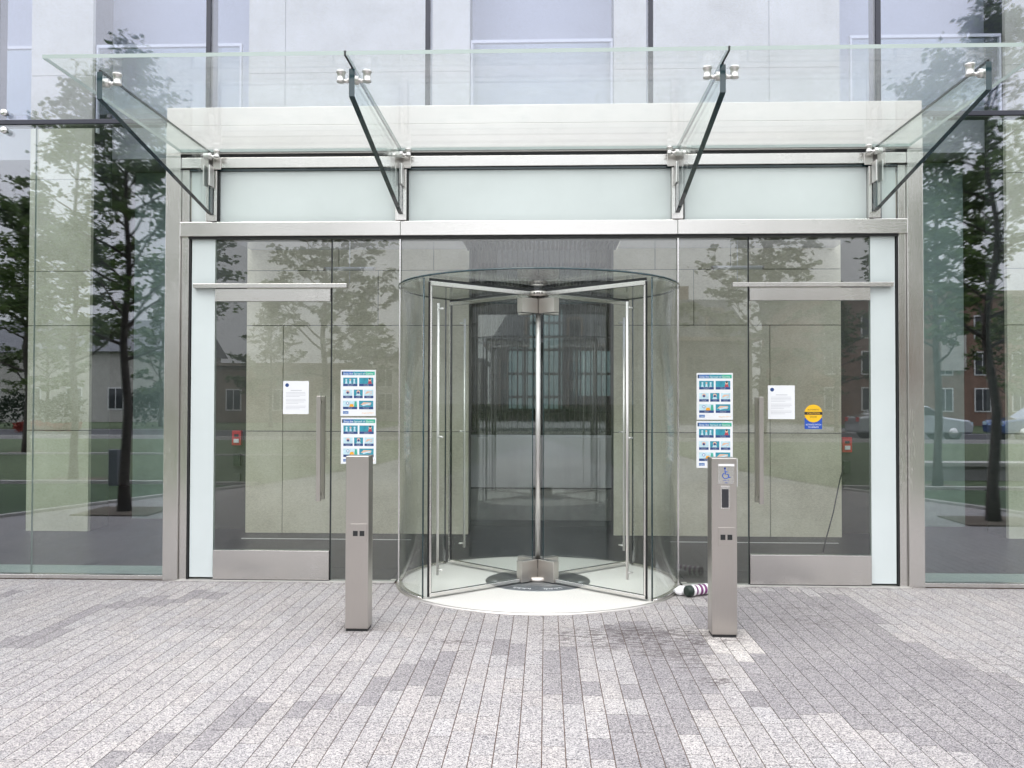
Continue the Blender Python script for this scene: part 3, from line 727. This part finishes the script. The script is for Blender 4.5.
# ------------------------------------------------------------------ posters, notices, sticker
def rect(m, x0, x1, z0, z1, y, mat): m.quad([(x0, y, z0), (x1, y, z0), (x1, y, z1), (x0, y, z1)], mat)
def make_poster(label):
    W_, H_ = .297, .386
    T = thing('poster', label, 'poster', (0, 0, 0), 'health notices taped to the glass')
    y0 = -.0018
    part(MB().box(-W_/2, W_/2, -.0015, 0, 0, H_, M['paper']), 'sheet', T)
    X = lambda f: -W_/2+f*W_
    Z = lambda f: H_*(1-f)
    hb_ = MB(); cs = [('ink', 0.03, .06), ('blueprint', .06, .35), ('teal', .35, .7), ('tealgreen', .7, .97)]
    for c, a, b in cs: rect(hb_, X(a), X(b), Z(.115), Z(.035), y0, M[c])
    hd = part(hb_, 'heading_bar', T)
    t = MB(); text_mb('Stop the Spread of Germs', 0, y0-.0006, Z(.10), .021, M['paper'], 'CENTER', t, W_*.84); part(t, 'heading_lettering', hd)
    cap = MB()
    def pic(x0, x1, z0, z1, bg, style, text):
        m = MB(); rect(m, X(x0), X(x1), Z(z1), Z(z0), y0, M[bg])
        cx_, w = (X(x0)+X(x1))/2, X(x1)-X(x0); zb = Z(z1); h = Z(z0)-zb
        rect(cap, X(x0), X(x1), zb-.021, zb-.0005, y0, M['navy'])
        text_mb(text[0], cx_, y0-.0006, zb-.009, .0055, M['paper'], 'CENTER', cap); text_mb(text[1], cx_, y0-.0006, zb-.017, .0055, M['paper'], 'CENTER', cap)
        def disc_(x, z, r, mat, dy=.0006): m.add([(x+r*cos(k*pi/6), y0-dy, z+r*sin(k*pi/6)) for k in range(12)], [tuple(range(12))], M[mat])
        def torso(x, w2, h2, mat, dy=.0004): m.quad([(x-w2, y0-dy, zb), (x+w2, y0-dy, zb), (x+w2*.6, y0-dy, zb+h2), (x-w2*.6, y0-dy, zb+h2)], M[mat])
        if style == 'pair':
            for k, mt in ((-.28, 'palep'), (0, 'skin'), (.28, 'palep')): torso(cx_+k*w, h*.2, h*.5, 'palep'); disc_(cx_+k*w, zb+h*.65, h*.16, mt)
        elif style == 'bust':
            torso(cx_+w*.25, h*.34, h*.5, 'redp'); disc_(cx_+w*.25, zb+h*.66, h*.25, 'skin'); disc_(cx_+w*.25, zb+h*.82, h*.17, 'ink', .0009)
        elif style == 'mask':
            torso(cx_, h*.4, h*.35, 'palep'); disc_(cx_, zb+h*.6, h*.3, 'skin'); disc_(cx_, zb+h*.5, h*.2, 'navy', .0009)
        elif style == 'hands':
            m.quad([(cx_-w*.4, y0-.0004, zb+h*.3), (cx_+w*.3, y0-.0004, zb+h*.25), (cx_+w*.35, y0-.0004, zb+h*.7), (cx_-w*.2, y0-.0004, zb+h*.75)], M['skin'])
            m.quad([(cx_-w*.2, y0-.0007, zb+h*.1), (cx_+w*.4, y0-.0007, zb+h*.5), (cx_+w*.2, y0-.0007, zb+h*.6), (cx_-w*.3, y0-.0007, zb+h*.3)], M['palep'])
        else:
            disc_(cx_-w*.18, zb+h*.6, h*.24, 'blueprint'); disc_(cx_-w*.18, zb+h*.6, h*.16, 'paper', .0009); torso(cx_+w*.1, h*.4, h*.45, 'orange'); torso(cx_+w*.38, h*.25, h*.9, 'tealgreen')
        part(m, 'picture', T)
    pic(.07, .475, .17, .30, 'teal', 'pair', ('Avoid close contact with', 'people who are sick.'))
    pic(.525, .93, .17, .30, 'teal', 'bust', ('Cover your cough or', 'sneeze with a tissue.'))
    pic(.07, .335, .43, .56, 'palep', 'mask', ('Avoid touching your', 'eyes and nose.'))
    pic(.375, .63, .43, .56, 'teal', 'mask', ('Wear a cloth', 'face covering.'))
    pic(.67, .93, .43, .56, 'palep', 'hands', ('Clean frequently', 'touched objects.'))
    pic(.07, .475, .67, .80, 'palep', 'home', ('Stay home when', 'you are sick.'))
    pic(.525, .93, .67, .80, 'teal', 'hands', ('Wash your hands often', 'with soap and water.'))
    part(cap, 'captions', T)
    lg = MB(); rect(lg, X(.07), X(.225), Z(.955), Z(.895), y0, M['blueprint']); text_mb('CDC', X(.147), y0-.0006, Z(.945), .017, M['paper'], 'CENTER', lg); part(lg, 'agency_logo', T)
    wb = MB(); text_mb('cdc.gov/COVID19', X(.94), y0, Z(.945), .0135, M['orange'], 'RIGHT', wb); part(wb, 'web_address', T)
    return T
pt = make_poster('top poster of the pair left of the revolving door, fully in view')
YG = -.0085
pt.location = (-1.571, YG, 1.385)
dup(pt, loc=(-1.566, YG-.001, .985), label='lower poster of the left pair, its foot hidden by the plain steel post')
dup(pt, loc=(1.393, YG, 1.363), label='top poster of the pair right of the revolving door, fully in view')
dup(pt, loc=(1.391, YG-.001, .966), label='lower poster of the right pair, its foot hidden by the post with wheelchair sign')
def notice(x, z, label):
    W_, H_ = .218, .277
    T = thing('notice_sheet', label, 'notice', (x, YG, z), 'printed letter sheets on the swing doors')
    part(MB().box(x-W_/2, x+W_/2, YG-.0012, YG, z, z+H_, M['paper']), 'sheet', T)
    y = YG-.0018; m = MB()
    m.add([(x-.075+.016*cos(k*pi/8), y, z+H_-.035+.016*sin(k*pi/8)) for k in range(16)], [tuple(range(16))], M['navy'])
    part(m, 'round_crest', T)
    t = MB(); rr = random.Random(5)
    rect(t, x-.045, x+.05, z+.197, z+.201, y, M['inkgrey'])
    for i in range(13):
        zz = z+.18-i*.0115
        if i in (4, 9): continue
        rect(t, x-.085, x-.085+.17*(rr.uniform(.55, .7) if i in (3, 8, 12) else rr.uniform(.92, 1)), zz, zz+.0022, y, M['inkgrey'])
    part(t, 'text_lines', T)
notice(-2.098, 1.400, 'single white letter sheet on the left swing door with small dark crest')
notice(1.937, 1.370, 'single white letter sheet on the right swing door beside the yellow sticker')
ST = thing('caution_sticker', 'round yellow and blue automatic door caution sticker on the right swing door', 'sticker', (2.197, YG, 1.289))
sx, sz = 2.197, 1.289
part(MB().box(sx-.071, sx+.071, YG-.001, YG, sz, sz+.09, M['sblue']), 'blue_panel', ST)
part(MB().prism([(sx+.073*cos(k*pi/20), sz+.128+.073*sin(k*pi/20)) for k in range(40)], 'y', YG-.0022, YG-.0012, M['yellow']), 'yellow_disc', ST)
bd = MB(); rect(bd, sx-.073, sx+.073, sz+.117, sz+.141, YG-.003, M['ink']); part(bd, 'black_band', ST)
t = MB()
text_mb('CAUTION', sx, YG-.0036, sz+.1215, .022, M['yellow'], 'CENTER', t, .10)
text_mb('AUTOMATIC', sx, YG-.003, sz+.152, .018, M['ink'], 'CENTER', t, .095)
text_mb('DOOR', sx, YG-.003, sz+.093, .019, M['ink'], 'CENTER', t, .055)
text_mb('ACTIVATE SWITCH', sx, YG-.0018, sz+.030, .018, M['paper'], 'CENTER', t, .125)
text_mb('TO OPERATE', sx, YG-.0018, sz+.009, .018, M['paper'], 'CENTER', t, .085)
part(t, 'lettering', ST)

# ------------------------------------------------------------------ small interior things
DK = thing('reception_desk', 'long pale stone reception desk seen through the revolving door', 'desk', (XC, 4.0, 0))
part(MB().box(-2.3, 2.2, 3.78, 4.5, .43, 1.06, M['white']), 'upper_panel', DK, .004)
part(MB().box(-2.25, 2.15, 3.86, 4.4, .012, .40, M['kerb']), 'plinth', DK, .004)
part(MB().box(-2.28, 2.18, 3.90, 4.4, .402, .428, M['dark']), 'shadow_gap', DK)
def alarm(x, z, label):
    A = thing('fire_alarm', label, 'fire alarm', (x, 2.9, z), 'red fire alarm boxes inside the doors')
    part(MB().box(x-.055, x+.055, 2.86, 2.918, z, z+.17, M['alarm']), 'housing', A, .006)
    part(MB().box(x-.03, x+.03, 2.845, 2.859, z+.03, z+.075, M['paper']), 'pull_lever', A, .002)
    part(MB().box(x-.025, x+.025, 2.85, 2.8595, z+.1, z+.13, M['dark']), 'sounder_slot', A)
    K = thing('door_release', label.replace('red fire alarm box', 'small black release box below the red alarm'), 'release box', (x, 2.9, z-.36), 'black release boxes inside the doors')
    part(MB().box(x-.04, x+.04, 2.87, 2.918, z-.24, z-.10, M['darkgreen']), 'housing', K, .004)
    part(MB().box(x-.035, x+.035, 2.89, 2.918, z-.42, z-.33, M['interior_dark']), 'lower_plate', K, .003)
alarm(-3.60, .99, 'red fire alarm box behind the left swing door')
alarm(3.42, .94, 'red fire alarm box behind the right swing door')
ca = MB().tube([(3.285, 2.57, .80), (3.22, 2.5, .66), (3.05, 2.2, .33), (2.85, 1.8, .11), (2.76, 1.6, .02)], .007, M['dark'], 8)
tag(ca.build('slack_cable'), 'thin black cable slanting to the floor behind the right swing door', 'cable')
def hang(x, label, lenx=.53):
    T = thing('hanging_rod', label, 'light bar', (x, 2.35, 2.97), 'slim white bars hung inside the lobby')
    part(MB().tube([(x-lenx/2, 2.35, 2.97), (x+lenx/2, 2.35, 2.97)], .022, M['white'], 12), 'rod', T)
    part(MB().tube([(x, 2.35, 3.22), (x, 2.35, 2.80)], .006, M['white'], 8), 'drop_wire', T)
    for s in (-1, 1): part(MB().tube([(x+s*lenx/2, 2.35, 2.97), (x+s*(lenx/2+.02), 2.35, 2.97)], .021, M['steel_warm'], 12), 'end_cap', T)
hang(-2.17, 'slim white hanging bar inside, above the poster pair on the left')
hang(2.08, 'slim white hanging bar inside, above the poster pair on the right')
RB = thing('striped_bundle', 'rolled purple and white striped bundle with dark green end lying against the glass', 'rolled umbrella', (1.2, -.38, .0))
p0, p1 = Vector((1.125, -.470, .052)), Vector((1.345, -.33, .052)); ax = (p1-p0)
ns = 12
m = MB()
for i in range(ns):
    a, b = p0+ax*(i/ns), p0+ax*((i+.9)/ns); c = p0+ax*((i+1)/ns)
    m.tube([a, c], [.040+.003*sin(i*2.1), .040+.003*sin(i*2.1+2.1)], M['purple'] if i % 2 else M['bagwhite'], 16, cap=False)
part(m, 'striped_cover', RB)
part(MB().tube([p0-ax*.20, p0-ax*.16, p0-ax*.02, p0], [.030, .043, .044, .040], M['darkgreen'], 16), 'end_cap', RB)
bgm = MB()
rr = random.Random(2); q0 = Vector((1.06, -.40, .04)); 
pts = [q0+Vector((.055*i-.06, .028*i-.02, .004*sin(i*2))) for i in range(5)]
bgm.tube(pts, [.012, .034, .030, .036, .010], M['bagwhite'], 10)
bgm.tube([q0+Vector((-.055, -.05, -.005)), q0+Vector((-.02, -.035, -.012)), q0+Vector((.02, -.03, -.01))], [.008, .024, .018], M['bagwhite'], 9)
tag(bgm.build('plastic_bag'), 'crumpled white plastic scrap lying beside the striped bundle', 'bag')

# ------------------------------------------------------------------ trees (they stand beside and behind the camera and are mirrored in the glass)
def tree_meshes(seed, height, r, z0, nleaf, leafmat, lsize=.085, trunk_r=.075, up=.75):
    rd = random.Random(seed)
    tr = MB(); cr = MB(); cr.mi(M[leafmat])
    def bend(p, d, ln, nseg, wob, lift):
        pts = [p.copy()]; d = d.normalized()
        for i in range(nseg):
            d = (d+Vector((rd.gauss(0, wob), rd.gauss(0, wob), rd.gauss(0, wob)+lift))).normalized(); p = p+d*(ln/nseg); pts.append(p.copy())
        return pts, d
    tp = [Vector((0, 0, -.02))]; n = 14
    for i in range(1, n+1):
        z = height*.97*i/n; tp.append(Vector((.06*sin(i*1.3+seed)*min(1, i/4), .06*cos(i*1.1+seed)*min(1, i/4), z)))
    tr.tube(tp, [trunk_r*(1.35 if i == 0 else 1-.9*i/n) for i in range(n+1)], M['bark'], 10)
    anchors = []; wts = []
    nb = 27
    for b in range(nb):
        u = (b+rd.random()*.7)/nb; z = z0+(height-z0)*.90*u
        k = min(int(z/(height*.97)*n), n-1); base = tp[k].lerp(tp[k+1], min(1, z/(height*.97)*n-k))
        az = b*2.4+rd.gauss(0, .3)
        ln = r*(1-u)**.95*(.8+.35*rd.random())*min(1, .7+u*1.6)+.16
        d = Vector((cos(az), sin(az), up*(.35+.75*u+rd.random()*.25)))
        pts, dd = bend(base, d, ln, 6, .10, .02)
        rb = trunk_r*.34*(1-u*.6); tr.tube(pts, [rb*(1-.85*i/6) for i in range(7)], M['bark'], 5, False)
        for j in range(7):
            s = .28+.72*(j+rd.random())/7; ii = min(5, int(s*6)); q = pts[ii].lerp(pts[ii+1], s*6-ii)
            sd = Vector((rd.gauss(0, 1), rd.gauss(0, 1), rd.gauss(.15, .4))).normalized()*.8+dd*.6
            l2 = ln*(.22+.22*rd.random())*(1.15-s*.4)+.12
            sp, _ = bend(q, sd, l2, 3, .15, .03); tr.tube(sp, [rb*.34, rb*.26, rb*.18, rb*.08], M['bark'], 4, False)
            anchors += [(sp[1], .07), (sp[2], .085), (sp[3], .10)]
        anchors += [(pts[-1], .11), (pts[-2], .10)]
        wts += [max(.25, ln/r)]*(len(anchors)-len(wts))
    for _ in range(14): anchors.append((tp[-1]+Vector((rd.gauss(0, .05), rd.gauss(0, .05), rd.uniform(-.5, .12))), .10)); wts.append(.35)
    tot = sum(wts)
    for (c, sg), wt in zip(anchors, wts):
        if rd.random() < .22: continue
        for _ in range(int(nleaf*wt/tot*rd.uniform(.3, 1.7)+rd.random())):
            p = c+Vector((rd.gauss(0, sg), rd.gauss(0, sg), rd.gauss(0, sg*.42)))
            nrm = Vector((rd.gauss(0, .55), rd.gauss(0, .55), 1)).normalized()
            a = Vector((rd.gauss(0, 1), rd.gauss(0, 1), rd.gauss(-.2, .3))); a = (a-nrm*a.dot(nrm)).normalized(); bb = nrm.cross(a)
            l = lsize*rd.uniform(.65, 1.3); w = l*.34
            f = nrm*l*.12
            o = len(cr.v)
            cr.v += [tuple(p-a*l*.5), tuple(p-a*l*.1+bb*w+f), tuple(p+a*l*.22+bb*w*.75+f), tuple(p+a*l*.5), tuple(p+a*l*.22-bb*w*.75+f), tuple(p-a*l*.1-bb*w+f)]
            cr.f += [(o, o+1, o+2, o+3), (o, o+3, o+4, o+5)]; cr.m += [0, 0]; cr.smooth += [False, False]
    return tr, cr
def tree(name, x, y, label, group, *a, **k):
    T = thing(name, label, 'tree', (x, y, 0), group)
    tr, cr = tree_meshes(*a, **k)
    tr.build('trunk', T, local=True); cr.build('crown', T, local=True)
    pit = MB(); pit.box(-.5, .5, -.45, .45, -.005, .02, M['mulch']); pit.build('tree_pit', T, local=True)
    return T
G1 = 'young street trees along the plaza edge'
tL = tree('plaza_tree', -5.67, -4.40, 'tall leafy young tree mirrored at full height in the left glass beside the jamb', G1, 11, 6.5, 2.25, 2.0, 15500, 'leaf', lsize=.085)
tR = tree('plaza_tree', 5.66, -4.12, 'tall leafy young tree mirrored at full height in the glass at the right edge', G1, 23, 6.8, 2.35, 2.1, 15500, 'leaf', lsize=.085)
t3 = tree('plaza_tree', -8.8, -8.9, 'slender pale leaved tree mirrored in the stone pier at the far left', G1, 31, 8.0, 1.7, 2.2, 5500, 'leaf2', lsize=.11)
dup(t3, loc=(6.95, -8.75, 0), rz=1.3, label='slender pale leaved tree mirrored just right of the right jamb')
t5 = tree('plaza_tree', -5.4, -14.2, 'tree mirrored faintly over the left swing door, behind the front row', G1, 47, 7.3, 2.5, 1.9, 7000, 'leaf2', lsize=.14, trunk_r=.1)
dup(t5, loc=(5.3, -14.6, 0), rz=2.1, label='tree mirrored faintly over the right swing door, behind the front row')
dup(t5, loc=(-14.8, -17.5, 0), rz=4.1, label='tree mirrored low at the far left edge of the picture')
dup(t5, loc=(14.9, -17.8, 0), rz=.6, label='tree mirrored low at the far right edge of the picture')
G2 = 'street trees across the road'
i = 0
for x, y, rz, lb in ((-27, -40, 0, 'leafy tree across the road in front of the cream house'), (-15, -41, 1, 'leafy tree across the road at the end of the cream house'), (14.5, -38, 2, 'leafy tree across the road in front of the brick block'), (24, -40, 3, 'leafy tree across the road beside the blue car'), (-21, -40.5, 5, 'leafy tree across the road between the two low houses'), (-10, -41, 6, 'leafy tree across the road left of the mansard building'), (33, -39, 4, 'leafy tree across the road furthest to the right')):
    o = dup(t5, loc=(x, y, 0), rz=rz, label=lb); o['group'] = G2
# hedges and flower bed
def hedge(x0, x1, y0, y1, h, label, mat='leafd', n=2600, seed=1, name='hedge', cat='hedge', ls=.16):
    rd = random.Random(seed); m = MB(); m.mi(M[mat])
    for _ in range(n):
        x, y = rd.uniform(x0, x1), rd.uniform(y0, y1); top = h*(.82+.18*sin(x*2.3)*cos(y*1.7))
        z = rd.uniform(.0, 1)**.5*top
        p = Vector((x, y, z)); nr = Vector((rd.gauss(0, 1), rd.gauss(0, 1), rd.gauss(0.3, 1))).normalized()
        a = nr.orthogonal().normalized(); b = nr.cross(a); l = ls*rd.uniform(.6, 1.3); o = len(m.v)
        m.v += [tuple(p-a*l*.5), tuple(p+b*l*.35), tuple(p+a*l*.5), tuple(p-b*l*.35)]; m.f.append((o, o+1, o+2, o+3)); m.m.append(0); m.smooth.append(False)
    return tag(m.build(name), label, cat)
hedge(-34, -24.5, -39.5, -38, 1.9, 'dark clipped hedge in front of the cream house', seed=1, n=4200)
hedge(-23.0, -19.2, -42, -40.6, 2.5, 'tall dark shrub mass between the cream house and the trees', seed=2, n=3200)
hedge(-24.4, -21.6, -33.5, -32.6, .5, 'low bed of red flowers beyond the lawn', 'redflower', 2600, 3, 'flower_bed', 'flower bed', .14)

hedge(-6, 13, -52, -50.6, 1.3, 'dark hedge along the foot of the mansard roofed building', seed=5, n=5000, ls=.2)
# seat wall and bollard lamp on the lawn
SW = thing('seat_wall', 'low pale concrete seat wall on the lawn mirrored at the right', 'wall', (8.6, -10.3, 0))
part(MB().box(7.1, 10.4, -10.55, -10.1, .0, .28, M['concrete']), 'wall_body', SW, .01)
part(MB().box(7.0, 10.5, -10.6, -10.05, .283, .36, M['kerb']), 'coping', SW, .008)
BL = thing('bollard_lamp', 'square grey bollard lamp on the lawn mirrored left of the tree trunk', 'lamp', (-7.55, -7.95, 0))
part(MB().box(-7.63, -7.47, -8.02, -7.88, .0, .56, M['lampc']), 'post', BL, .006)
part(MB().box(-7.635, -7.465, -8.025, -7.875, .563, .64, M['lampc']), 'lamp_head', BL, .006)

# ------------------------------------------------------------------ cars
def car(x, y, rz, body, label, van=False):
    C_ = thing('parked_car', label, 'car', (x, y, 0), 'cars parked along the street')
    C_.rotation_euler = (0, 0, rz)
    Ln, W_ = 4.4, .88
    if van: prof = [(-2.2, .3), (2.15, .3), (2.2, .7), (1.7, .95), (1.05, 1.12), (.45, 1.72), (-1.95, 1.75), (-2.18, 1.1)]
    else: prof = [(-2.2, .3), (2.15, .3), (2.2, .62), (2.05, .82), (1.1, .95), (.45, 1.38), (-.9, 1.42), (-1.6, 1.0), (-2.15, .92), (-2.2, .6)]
    m = MB().prism(prof, 'y', -W_, W_, M[body]); m.build('body', C_, .07, local=True)
    gp = [(.95, 1.02), (.42, 1.34), (-.85, 1.37), (-1.4, 1.02)] if not van else [(.98, 1.15), (.4, 1.66), (-1.8, 1.68), (-1.95, 1.15)]
    for s in (-1, 1): MB().prism(gp, 'y', s*W_-.006, s*W_+.012*s, M['pane']).build('side_window', C_, local=True)
    for wx in (-1.4, 1.4):
        for s in (-1, 1):
            w = MB().lathe([(.001, s*.9), (.2, s*.9), (.21, s*.87), (.33, s*.88), (.34, s*.72), (.001, s*.72)], (wx, 0, .34), M['tyre'], 20, 'y').build('wheel', C_, local=True)
            MB().lathe([(.001, s*.905), (.19, s*.905), (.2, s*.88)], (wx, 0, .34), M['steel_hi'], 16, 'y').build('rim', w, local=True)
    for s in (-1, 1):
        MB().box(2.16, 2.21, s*.62-.14, s*.62+.14, .62, .76, M['palep']).build('headlight', C_, local=True)
        MB().box(-2.21, -2.16, s*.66-.12, s*.66+.12, .74, .9, M['alarm']).build('tail_light', C_, local=True)
car(14.4, -28.9, 0, 'carsilver', 'silver saloon car parked on the street, its bonnet mirrored right of the jamb')
car(19.9, -28.9, pi, 'carblue', 'blue saloon car parked on the street mirrored at the right edge')

# ------------------------------------------------------------------ buildings across the road
def block(name, x0, x1, y0, y1, h, wall, label, nx, nz, wz0=1.2, ww=1.0, wh=1.5, roof=None, cat='building', frame='white'):
    T = thing(name, label, cat, ((x0+x1)/2, y1, 0))
    part(MB().box(x0, x1, y0, y1, -.03, h, M[wall]), 'wall', T)
    dx = (x1-x0)/nx; dz = (h-wz0-.3)/nz
    for i in range(nx):
        for j in range(nz):
            cx_ = x0+dx*(i+.5); z = wz0+j*dz
            f = part(MB().box(cx_-ww/2-.08, cx_+ww/2+.08, y1+.002, y1+.05, z-.08, z+wh+.08, M[frame]), 'window', T)
            part(MB().box(cx_-ww/2, cx_-.03, y1+.052, y1+.062, z, z+wh, M['pane']).box(cx_+.03, cx_+ww/2, y1+.052, y1+.062, z, z+wh, M['pane']), 'pane', f)
    return T
hb1 = block('house', -46, -24, -58, -50, 4.6, 'cream', 'long low cream house across the road mirrored at the far left', 8, 1, wz0=.9, wh=1.3, ww=.9)
part(MB().prism([(-58.4, 4.6), (-49.6, 4.6), (-54, 7.0)], 'x', -46.4, -23.6, M['slate']), 'roof', hb1)
hb1b = block('house', -22.5, -13.0, -60, -52, 3.8, 'sand', 'low flat roofed tan house across the road mirrored beside the left jamb', 3, 1, wz0=.9, wh=1.3, ww=.9)
part(MB().box(-22.8, -12.7, -60.3, -51.7, 3.803, 4.0, M['sand']), 'parapet', hb1b)
# mansard building on the axis
mb_ = block('mansard_building', -4.2, 14.0, -66, -54, 5.6, 'greybrick', 'brick building with slate mansard roof mirrored in the revolving door', 7, 2, frame='sand', wz0=.9, wh=1.5, ww=1.1)
part(MB().box(-4.7, 14.5, -66.4, -53.6, 5.603, 5.9, M['sand']), 'cornice', mb_, .03)
m = MB(); a = (-4.3, 14.1, -66, -53.9); q = 1.5
vs = [(a[0], a[2], 5.903), (a[1], a[2], 5.903), (a[1], a[3], 5.903), (a[0], a[3], 5.903), (a[0]+q, a[2]+q, 8.6), (a[1]-q, a[2]+q, 8.6), (a[1]-q, a[3]-q, 8.6), (a[0]+q, a[3]-q, 8.6)]
m.add(vs, [(0, 1, 5, 4), (1, 2, 6, 5), (2, 3, 7, 6), (3, 0, 4, 7), (4, 5, 6, 7), (3, 2, 1, 0)], M['slate'])
rf = part(m, 'mansard_roof', mb_)
for x in (-1.0, 2.2, 5.3, 8.4, 11.5):
    d_ = part(MB().box(x-.6, x+.6, -55.6, -54.1, 6.2, 7.9, M['sand']), 'dormer', mb_)
    part(MB().box(x-.42, x+.42, -54.098, -54.07, 6.4, 7.7, M['pane']), 'pane', d_)
for x in (1., 10.): part(MB().box(x-.5, x+.5, -60, -59, 8.603, 10.0, M['brick']), 'chimney', rf)
lb_ = block('terrace_block', -12.5, -5.2, -66, -57, 4.6, 'cream', 'low flat roofed block mirrored at the left edge of the revolving door', 4, 2, wz0=.8, wh=1.2)
part(MB().box(-12.8, -4.9, -66.3, -56.7, 4.603, 4.9, M['slate']), 'parapet', lb_)
bb = block('brick_block', 17.5, 44, -66, -52, 8.4, 'brick', 'long brown brick block with small windows mirrored at the right', 11, 3, wz0=1.0, wh=1.4, ww=.9)
part(MB().box(17.2, 44.3, -66.3, -51.7, 8.403, 8.8, M['sand']), 'parapet', bb)
# stairwell bay with a pale upper panel
part(MB().box(25.6, 27.2, -51.95, -51.7, 3.6, 6.6, M['cream']), 'pale_bay', bb)

# ------------------------------------------------------------------ light, sky, camera
w = bpy.data.worlds.new('World'); sc.world = w; w.use_nodes = True
nt = w.node_tree; nt.nodes.clear()
sky = N(nt, 'ShaderNodeTexSky', sky_type='NISHITA'); sky.sun_disc = False
SE, SR = R(52), R(200)
sky.sun_elevation = SE; sky.sun_rotation = SR; sky.air_density = 1.2; sky.dust_density = 3.; sky.ozone_density = 1.5
hs = N(nt, 'ShaderNodeHueSaturation'); hs.inputs['Saturation'].default_value = .25; L(nt, sky.outputs[0], hs.inputs['Color'])
tcn = N(nt, 'ShaderNodeTexCoord'); mpn = N(nt, 'ShaderNodeMapping'); mpn.inputs['Scale'].default_value = (1, 1, 2.4)
L(nt, tcn.outputs['Generated'], mpn.inputs['Vector'])
cl = ramp(nt, noise(nt, mpn.outputs[0], 2.2, 7, .55), [(.25, (14.5, 14.9, 16.0)), (.75, (21.6, 21.7, 22.3))])
mx = N(nt, 'ShaderNodeMix', data_type='RGBA'); mx.inputs[0].default_value = .8
L(nt, hs.outputs[0], mx.inputs[6]); L(nt, cl, mx.inputs[7])
bg = N(nt, 'ShaderNodeBackground'); bg.inputs['Strength'].default_value = .10; sx_ = N(nt, 'ShaderNodeSeparateXYZ'); L(nt, tcn.outputs['Generated'], sx_.inputs[0])
gr = math_(nt, 'ADD', math_(nt, 'MULTIPLY', math_(nt, 'MAXIMUM', sx_.outputs[2], 0.), 1.45), .80)
vm = N(nt, 'ShaderNodeVectorMath', operation='SCALE'); L(nt, mx.outputs[2], vm.inputs[0]); L(nt, gr, vm.inputs['Scale'])
L(nt, vm.outputs[0], bg.inputs[0])
wo = N(nt, 'ShaderNodeOutputWorld'); L(nt, bg.outputs[0], wo.inputs[0])
sd = bpy.data.lights.new('sun', 'SUN'); sd.energy = .9; sd.angle = R(25); sd.color = (1, .96, .90)
so = bpy.data.objects.new('sun', sd); COL.objects.link(so)
# towards the sun: behind and above the camera
dirv = Vector((sin(SR)*cos(SE), cos(SR)*cos(SE), sin(SE)))
so.rotation_euler = dirv.to_track_quat('Z', 'Y').to_euler()
sc.view_settings.view_transform = 'Standard'; sc.view_settings.look = 'None'; sc.view_settings.exposure = 0; sc.view_settings.gamma = 1

cd = bpy.data.cameras.new('camera'); co = bpy.data.objects.new('camera', cd); COL.objects.link(co); sc.camera = co
cd.sensor_fit = 'HORIZONTAL'; cd.sensor_width = 36; cd.lens = 898/1024*36; cd.clip_start = .05; cd.clip_end = 2000
yaw, pitch, roll = R(2.16), R(1.08), R(.1376)
fw = Vector((-sin(yaw)*cos(pitch), cos(yaw)*cos(pitch), sin(pitch))); rt = Vector((cos(yaw), sin(yaw), 0)); up = rt.cross(fw)
r2 = rt*cos(roll)+up*sin(roll); u2 = up*cos(roll)-rt*sin(roll)
mt = Matrix((r2, u2, -fw)).transposed().to_4x4(); mt.translation = (0, -7.48, 1.514)
co.matrix_world = mt
cy = sc.cycles
cy.max_bounces = 12; cy.transparent_max_bounces = 40; cy.glossy_bounces = 6; cy.diffuse_bounces = 4; cy.transmission_bounces = 8
cy.caustics_reflective = False; cy.caustics_refractive = False; cy.sample_clamp_indirect = 8
